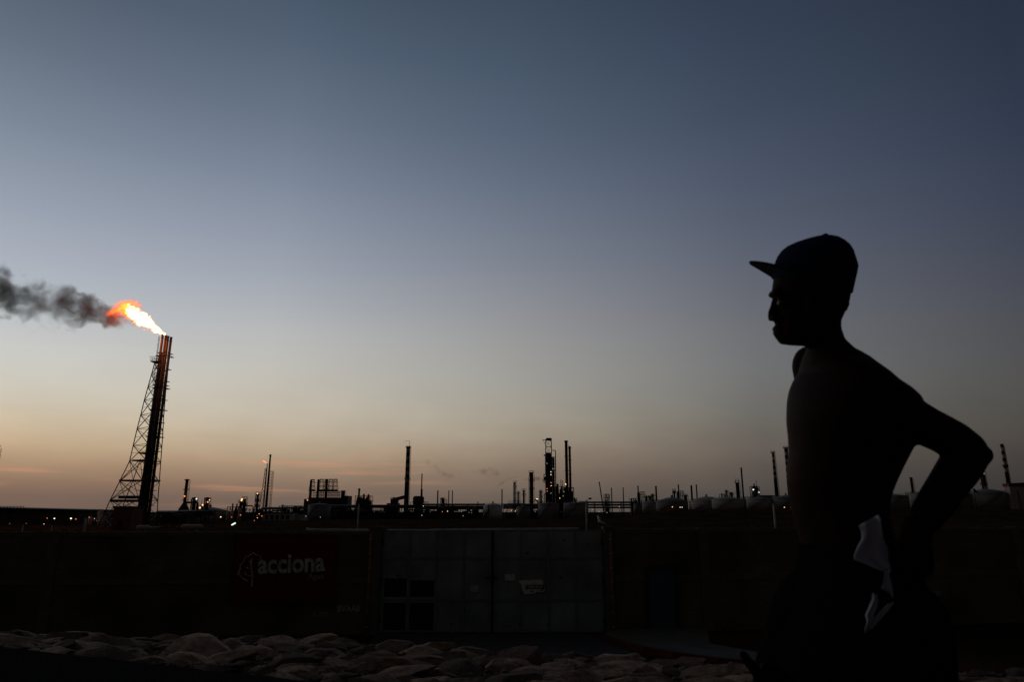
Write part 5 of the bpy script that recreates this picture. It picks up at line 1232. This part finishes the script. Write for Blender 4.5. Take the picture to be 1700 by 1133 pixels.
# head
loft(b, [(1354,399,1388,400,.03,PY),(1326,408,1403,408,.055,PY),(1306,420,1411,420,.068,PY),(1292,436,1417,438,.074,PY),(1285,455,1418,460,.076,PY),(1283,468,1416,478,.076,PY),(1281,480,1411,492,.075,PY),(1281.5,490,1409,503,.073,PY),(1285,500,1407,512,.070,PY),(1285.5,512,1402,522,.066,PY),(1285,524,1397,532,.062,PY),(1286,536,1397,542,.058,PY),(1287,548,1396,552,.053,PY),(1289.5,558,1390,562,.046,PY),(1294,566,1380,570,.038,PY),(1303,573,1365,576,.026,PY)], 40, 2.15)
b.ell(P(1287, 487, PY), (.0135, .030, .008)); b.ell(P(1289, 487, PY - .03), (.011, .018, .0065)); b.ell(P(1289, 487, PY + .03), (.011, .018, .0065))      # brow
T(b, [(1288,498,PY,.009),(1285,510,PY,.009),(1283,519,PY,.011),(1281.8,526.5,PY,.0105)]); b.ell(P(1281, 528.5, PY), (.0082, .0135, .0078)); b.ell(P(1286, 529, PY - .014), (.010, .008, .007)); b.ell(P(1286, 529, PY + .014), (.010, .008, .007))
b.ell(P(1289.5, 544.5, PY), (.0088, .021, .0062)); b.ell(P(1290, 552.3, PY), (.0085, .019, .0058)); b.ell(P(1296, 558.5, PY), (.012, .018, .009))            # lips
b.ell(P(1302, 565, PY), (.0135, .018, .0105))                                                                     # chin
b.ell(P(1352, 508, PY - .072), (.019, .008, .030)); b.ell(P(1352, 508, PY + .072), (.019, .008, .030))        # ears
b.ell(P(1299, 500, PY - .031), (.0125, .014, .0085)); b.ell(P(1299, 500, PY + .031), (.0125, .014, .0085))            # lids
# neck
loft(b, [(1326,520,1392,520,.050,PY),(1333,545,1397,545,.052,PY),(1338,565,1403,565,.055,PY+.01),(1338,585,1425,585,.062,PY+.01),(1338,602,1446,602,.075,PY+.01),(1348,625,1462,625,.085,PY+.01)], 32, 2.1)
# trunk
loft(b, [(1338,584,1424,583,.055,PY+.02),(1332,596,1446,596,.085,PY+.02),(1328,608,1461,608,.125,PY+.02),(1325,621,1478,620,.150,PY+.02),(1315,636,1494,634,.165,PY+.02),(1309,652,1514,646,.172,PY+.02),(1306,668,1530,660,.172,PY+.02),(1305.2,686,1538,678,.165,PY+.02),(1305,704,1537,702,.152,PY+.02),(1307,722,1529,724,.142,PY+.02),(1309,750,1515,750,.130,PY+.02),(1306,775,1502,775,.120,PY+.02),(1305.5,800,1490,800,.114,PY+.02),(1309,825,1480,825,.112,PY+.02),(1314,850,1478,850,.113,PY+.02),(1322,880,1484,880,.117,PY+.02),(1331,915,1498,915,.122,PY+.02),(1340,960,1512,960,.128,PY+.02),(1338,1010,1512,1010,.130,PY+.02)], 44, 2.2)
b.ell(P(1342, 601, PY + .15), (.0345, .045, .0385)); b.ell(P(1345, 640, PY + .13), (.03, .04, .04))                              # far shoulder
b.ell(P(1307.5, 706, PY - .02), (.004, .005, .003))
T(b, [(1448,650,PY-.03,.028),(1472,672,PY-.06,.034),(1497,694,PY-.08,.044)])                                  # near shoulder
# near arm, hand on hip
T(b, [(1500,694,PY-.07,.050),(1520,701,PY-.075,.046),(1541,710,PY-.075,.0415),(1562,720,PY-.07,.0405),(1583,731.5,PY-.06,.0405),(1604,746,PY-.05,.0385)], 20)
b.ell(P(1627.5, 756, PY - .05), (.0225, .026, .022)); b.ell(P(1617, 751, PY - .05), (.026, .03, .028)); T(b, [(1626,757,PY-.05,.0215),(1615,773,PY-.06,.0235),(1600,794,PY-.08,.024)], 14)
T(b, [(1606,756,PY-.05,.036),(1593,776,PY-.065,.0405),(1575,803,PY-.085,.0375),(1557,830,PY-.11,.035),(1540,855,PY-.125,.031),(1526,877,PY-.137,.0245)], 20)
b.ell(P(1521, 890, PY - .145), (.030, .017, .040))
for (x0, r_, l1, dx) in ((1540, .0092, 1.0, 6), (1529, .0098, 1.1, 2), (1518, .0095, 1.05, -2), (1508, .0083, .85, -7)):
    T(b, [(lerp(1521, x0, .5), 893, PY-.15, r_ * 1.05), (x0, 914, PY-.158, r_ * 1.05), (x0 + dx * .6, 914 + 22 * l1, PY-.152, r_ * .95), (x0 + dx * .5, 914 + 38 * l1, PY-.14, r_ * .8)], 10)
T(b, [(1512,882,PY-.15,.0115),(1502,893,PY-.16,.011),(1495,906,PY-.158,.0095),(1493,918,PY-.152,.0085)], 10)
# far arm hanging forward, fist with raised thumb
T(b, [(1347,608,PY+.15,.046),(1362,700,PY+.19,.043),(1385,790,PY+.20,.038),(1388,840,PY+.19,.037),(1370,920,PY+.14,.036),(1345,1010,PY+.09,.030),(1318,1100,PY+.06,.024),(1308,1128,PY+.05,.023)], 16)
b.ell(P(1291, 1146, PY + .045), (.032, .040, .034))
T(b, [(1297,1150,PY+.01,.014),(1272,1134,PY,.0135),(1252,1112,PY-.005,.0118),(1241,1098,PY-.005,.0098),(1234,1087.5,PY-.005,.0088)], 12)
for k, (dy_, r_) in enumerate(((.012, .0098), (.031, .0102), (.050, .0098), (.068, .0085))):
    T(b, [(1296,1122+k*2,PY+dy_,r_*1.15),(1268,1108+k*3,PY+dy_,r_*1.1),(1258,1126+k*3,PY+dy_,r_),(1272,1140+k*3,PY+dy_,r_*.9)], 10)
# legs and feet (below the frame, but real)
hx = P(1430, 1000, PY).x; fxx = P(1395, 1000, PY).x
def W3(mb, pts, n=16): return mb.tube([p[:3] for p in pts], [p[3] for p in pts], n, rnd=True)
W3(b, [(hx, PY-.065, .92, .085), (hx-.01, PY-.07, .75, .078), (hx-.01, PY-.075, .52, .055), (hx+.0, PY-.075, .36, .052), (hx+.03, PY-.075, .12, .034), (hx+.04, PY-.075, .07, .036)])
W3(b, [(fxx, PY+.095, .92, .085), (fxx-.06, PY+.10, .75, .078), (fxx-.14, PY+.10, .52, .055), (fxx-.13, PY+.10, .36, .052), (fxx-.08, PY+.10, .12, .034), (fxx-.08, PY+.10, .07, .036)])
for (x, y_) in ((hx + .04, PY - .075), (fxx - .08, PY + .10)):
    W3(b, [(x + .03, y_, .045, .034), (x - .06, y_, .04, .036), (x - .14, y_, .03, .033), (x - .19, y_, .022, .020)])
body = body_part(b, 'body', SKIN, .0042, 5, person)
for sgn in (-1, 1): sub(MB().ell(P(1298.6, 503, PY + .031 * sgn), .0112), 'eye', mat('eye_dark', (.05, .045, .04), .4), body, person)
# short hair under the cap
hb_ = MB(); loft(hb_, [(1330,470,1416,476,.078,PY),(1340,484,1413,490,.078,PY),(1350,496,1410.5,502,.076,PY),(1362,506,1408,509,.070,PY),(1372,515,1400,518,.055,PY),(1378,521,1394,523,.03,PY)], 36, 2.2)
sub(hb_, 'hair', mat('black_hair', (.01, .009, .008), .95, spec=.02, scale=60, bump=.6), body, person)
# cap
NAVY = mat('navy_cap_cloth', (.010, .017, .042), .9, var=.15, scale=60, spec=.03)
cp = MB(); rings = [(1281,461,1416,488,.080,PY),(1281.5,455,1419,474,.0815,PY),(1283,447,1423,456,.083,PY),(1285,438,1425.5,442,.083,PY),(1290,426,1421,427,.080,PY),(1297,416,1417,415,.075,PY),(1307,408,1411,406,.068,PY),(1321,401.5,1403,399,.057,PY),(1340,395.5,1392,392.8,.038,PY),(1356,391.5,1380,390,.018,PY),(1366,390,1372,389.6,.004,PY)]
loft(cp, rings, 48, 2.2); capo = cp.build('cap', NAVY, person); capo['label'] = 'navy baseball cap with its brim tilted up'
br = MB(); vs = []; nu, nv = 17, 9
for lay in (0, 1):
    for i in range(nu):
        s_ = (i / (nu - 1)) * 2 - 1
        for j in range(nv):
            t_ = j / (nv - 1)
            rd = 26 * (1 - math.sqrt(max(0, 1 - (s_ * .93) ** 2))); td = 40 * (1 - math.sqrt(max(0, 1 - (s_ * .97) ** 2)))
            root_p = P(1289 + rd, 450.5 + .25 * rd, PY) + Vector((0, s_ * .073, -.0085 * abs(s_) ** 1.6))
            tip_p = P(1247.0 + td, 433.2 + .30 * td, PY) + Vector((0, s_ * .066, -.001 * abs(s_) ** 2))
            p = root_p.lerp(tip_p, t_); 
            if abs(s_) > .9: p = root_p.lerp(tip_p, t_ * .55)
            vs.append(p + Vector((0, 0, lean(p) - (.0032 if lay else 0))))
o_ = nu * nv; fs = []
for i in range(nu - 1):
    for j in range(nv - 1):
        a = i*nv+j; fs += [(a, a+1, a+nv+1, a+nv), (o_+a, o_+a+nv, o_+a+nv+1, o_+a+1)]
for j in range(nv - 1): fs += [(j, j+o_, j+1+o_, j+1), ((nu-1)*nv+j, (nu-1)*nv+j+1, (nu-1)*nv+j+1+o_, (nu-1)*nv+j+o_)]
for i in range(nu - 1): fs += [(i*nv+nv-1, i*nv+nv-1+o_, (i+1)*nv+nv-1+o_, (i+1)*nv+nv-1), (i*nv, (i+1)*nv, (i+1)*nv+o_, i*nv+o_)]
brim = sub(br.add(vs, fs, True), 'brim', mat('green_under_brim', (.014, .034, .020), .9, scale=60, spec=.03), capo, person)
sub(MB().ell(P(1370, 390.5, PY), (.007, .007, .0035)), 'cap_button', NAVY, capo, person)
# shorts
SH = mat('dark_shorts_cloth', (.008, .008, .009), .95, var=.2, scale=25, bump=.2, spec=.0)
s_ = MB()
loft(s_, [(1326,900,1497,897,.128,PY+.015),(1325,925,1512,922,.140,PY+.015),(1320,950,1534,950,.146,PY+.015),(1312,985,1544,985,.152,PY+.015),(1303,1020,1539,1022,.156,PY+.015),(1292,1048,1530,1048,.158,PY+.015),(1285,1075,1522,1075,.158,PY+.015),(1284,1105,1518.5,1105,.157,PY+.015)], 44, 2.4)
W3(s_, [(hx + .02, PY-.07, .93, .105), (hx - .0, PY-.075, .78, .110), (hx-.0, PY-.075, .58, .105)], 24)
W3(s_, [(fxx - .0, PY+.09, .93, .105), (fxx - .05, PY+.095, .80, .105), (fxx-.10, PY+.10, .58, .10)], 24)
loft(s_, [(1284,1100,1518.5,1100,.155,PY+.015),(1283,1133,1518,1133,.152,PY+.015),(1284,1165,1516,1165,.145,PY+.015)], 44, 2.4)
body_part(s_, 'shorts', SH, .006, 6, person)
# white shirt tucked at the waist: folded cloth hanging on the near hip
CL = mat('white_shirt_cloth', (.48, .48, .55), .95, spec=.02, var=.1, scale=20)
def cloth(mb, L_, R_, Yt, amp, seed, th=.004):
    """two outlines (photo pixels, top to bottom) joined as a wavy sheet with thickness"""
    n_ = len(L_); M_ = 12; front = []; back = []
    for i in range(n_):
        for k in range(M_ + 1):
            f_ = k / M_; px, py = lerp(L_[i][0], R_[i][0], f_), lerp(L_[i][1], R_[i][1], f_)
            yy = Yt + amp * mnoise.noise(Vector((px * .045 + seed, py * .02, seed))) + amp * .5 * math.sin(f_ * 9 + i * .5 + seed)
            front.append(P(px, py, yy)); back.append(P(px, py, yy + th))
    m_ = M_ + 1; o2 = len(front); fs = []
    for i in range(n_ - 1):
        for k in range(M_): a = i*m_+k; fs += [(a, a+m_, a+m_+1, a+1), (o2+a, o2+a+1, o2+a+m_+1, o2+a+m_)]
        a = i*m_; fs += [(a, o2+a, o2+a+m_, a+m_)]; a = i*m_+M_; fs += [(a, a+m_, o2+a+m_, o2+a)]
    for k in range(M_): fs += [(k, k+1, o2+k+1, o2+k)]; a = (n_-1)*m_+k; fs += [(a, o2+a, o2+a+1, a+1)]
    return mb.add(front + back, fs, True)
c_ = MB()
Lr = [(1425,873),(1428,880),(1430,887),(1430,896),(1424,906),(1420,915),(1417,924),(1418,930),(1438,938),(1455,946),(1470,951)]
Rr = [(1458,855),(1462,862),(1463,872),(1465,884),(1467,896),(1470,903),(1474,910),(1475,922),(1475,932),(1478,940),(1480,948)]
cloth(c_, Lr, Rr, PY - .152, .008, 1)
cloth(c_, [(1469,949),(1467,960),(1465,970),(1462,977),(1474,984),(1481,993)], [(1480,947),(1476,955),(1479,965),(1481,975),(1483,985),(1484.5,997)], PY - .158, .005, 4)
cloth(c_, [(1447,985),(1447,995),(1442,1008),(1436,1022),(1439,1032),(1434,1052)], [(1456,988),(1458,1000),(1455,1012),(1450,1022),(1450,1030),(1440,1048)], PY - .160, .006, 7)
cloth(c_, [(1474,1003),(1465,1012),(1452,1026),(1441,1040),(1434,1052)], [(1484,1001),(1476,1014),(1462,1030),(1449,1044),(1437,1053)], PY - .157, .004, 9)
so = c_.build('shirt', CL, person); so['label'] = 'white shirt tucked into the waistband and hanging in folds'
# waistband cord and shoes
for (x, y_) in ((hx + .04, PY - .075), (fxx - .08, PY + .10)):
    sh_ = MB(); W3(sh_, [(x + .05, y_, .042, .044), (x - .05, y_, .044, .046), (x - .14, y_, .036, .042), (x - .20, y_, .03, .03)]); body_part(sh_, 'shoe', mat('shoe_dark', (.02, .02, .02), .7), .006, 3, person)
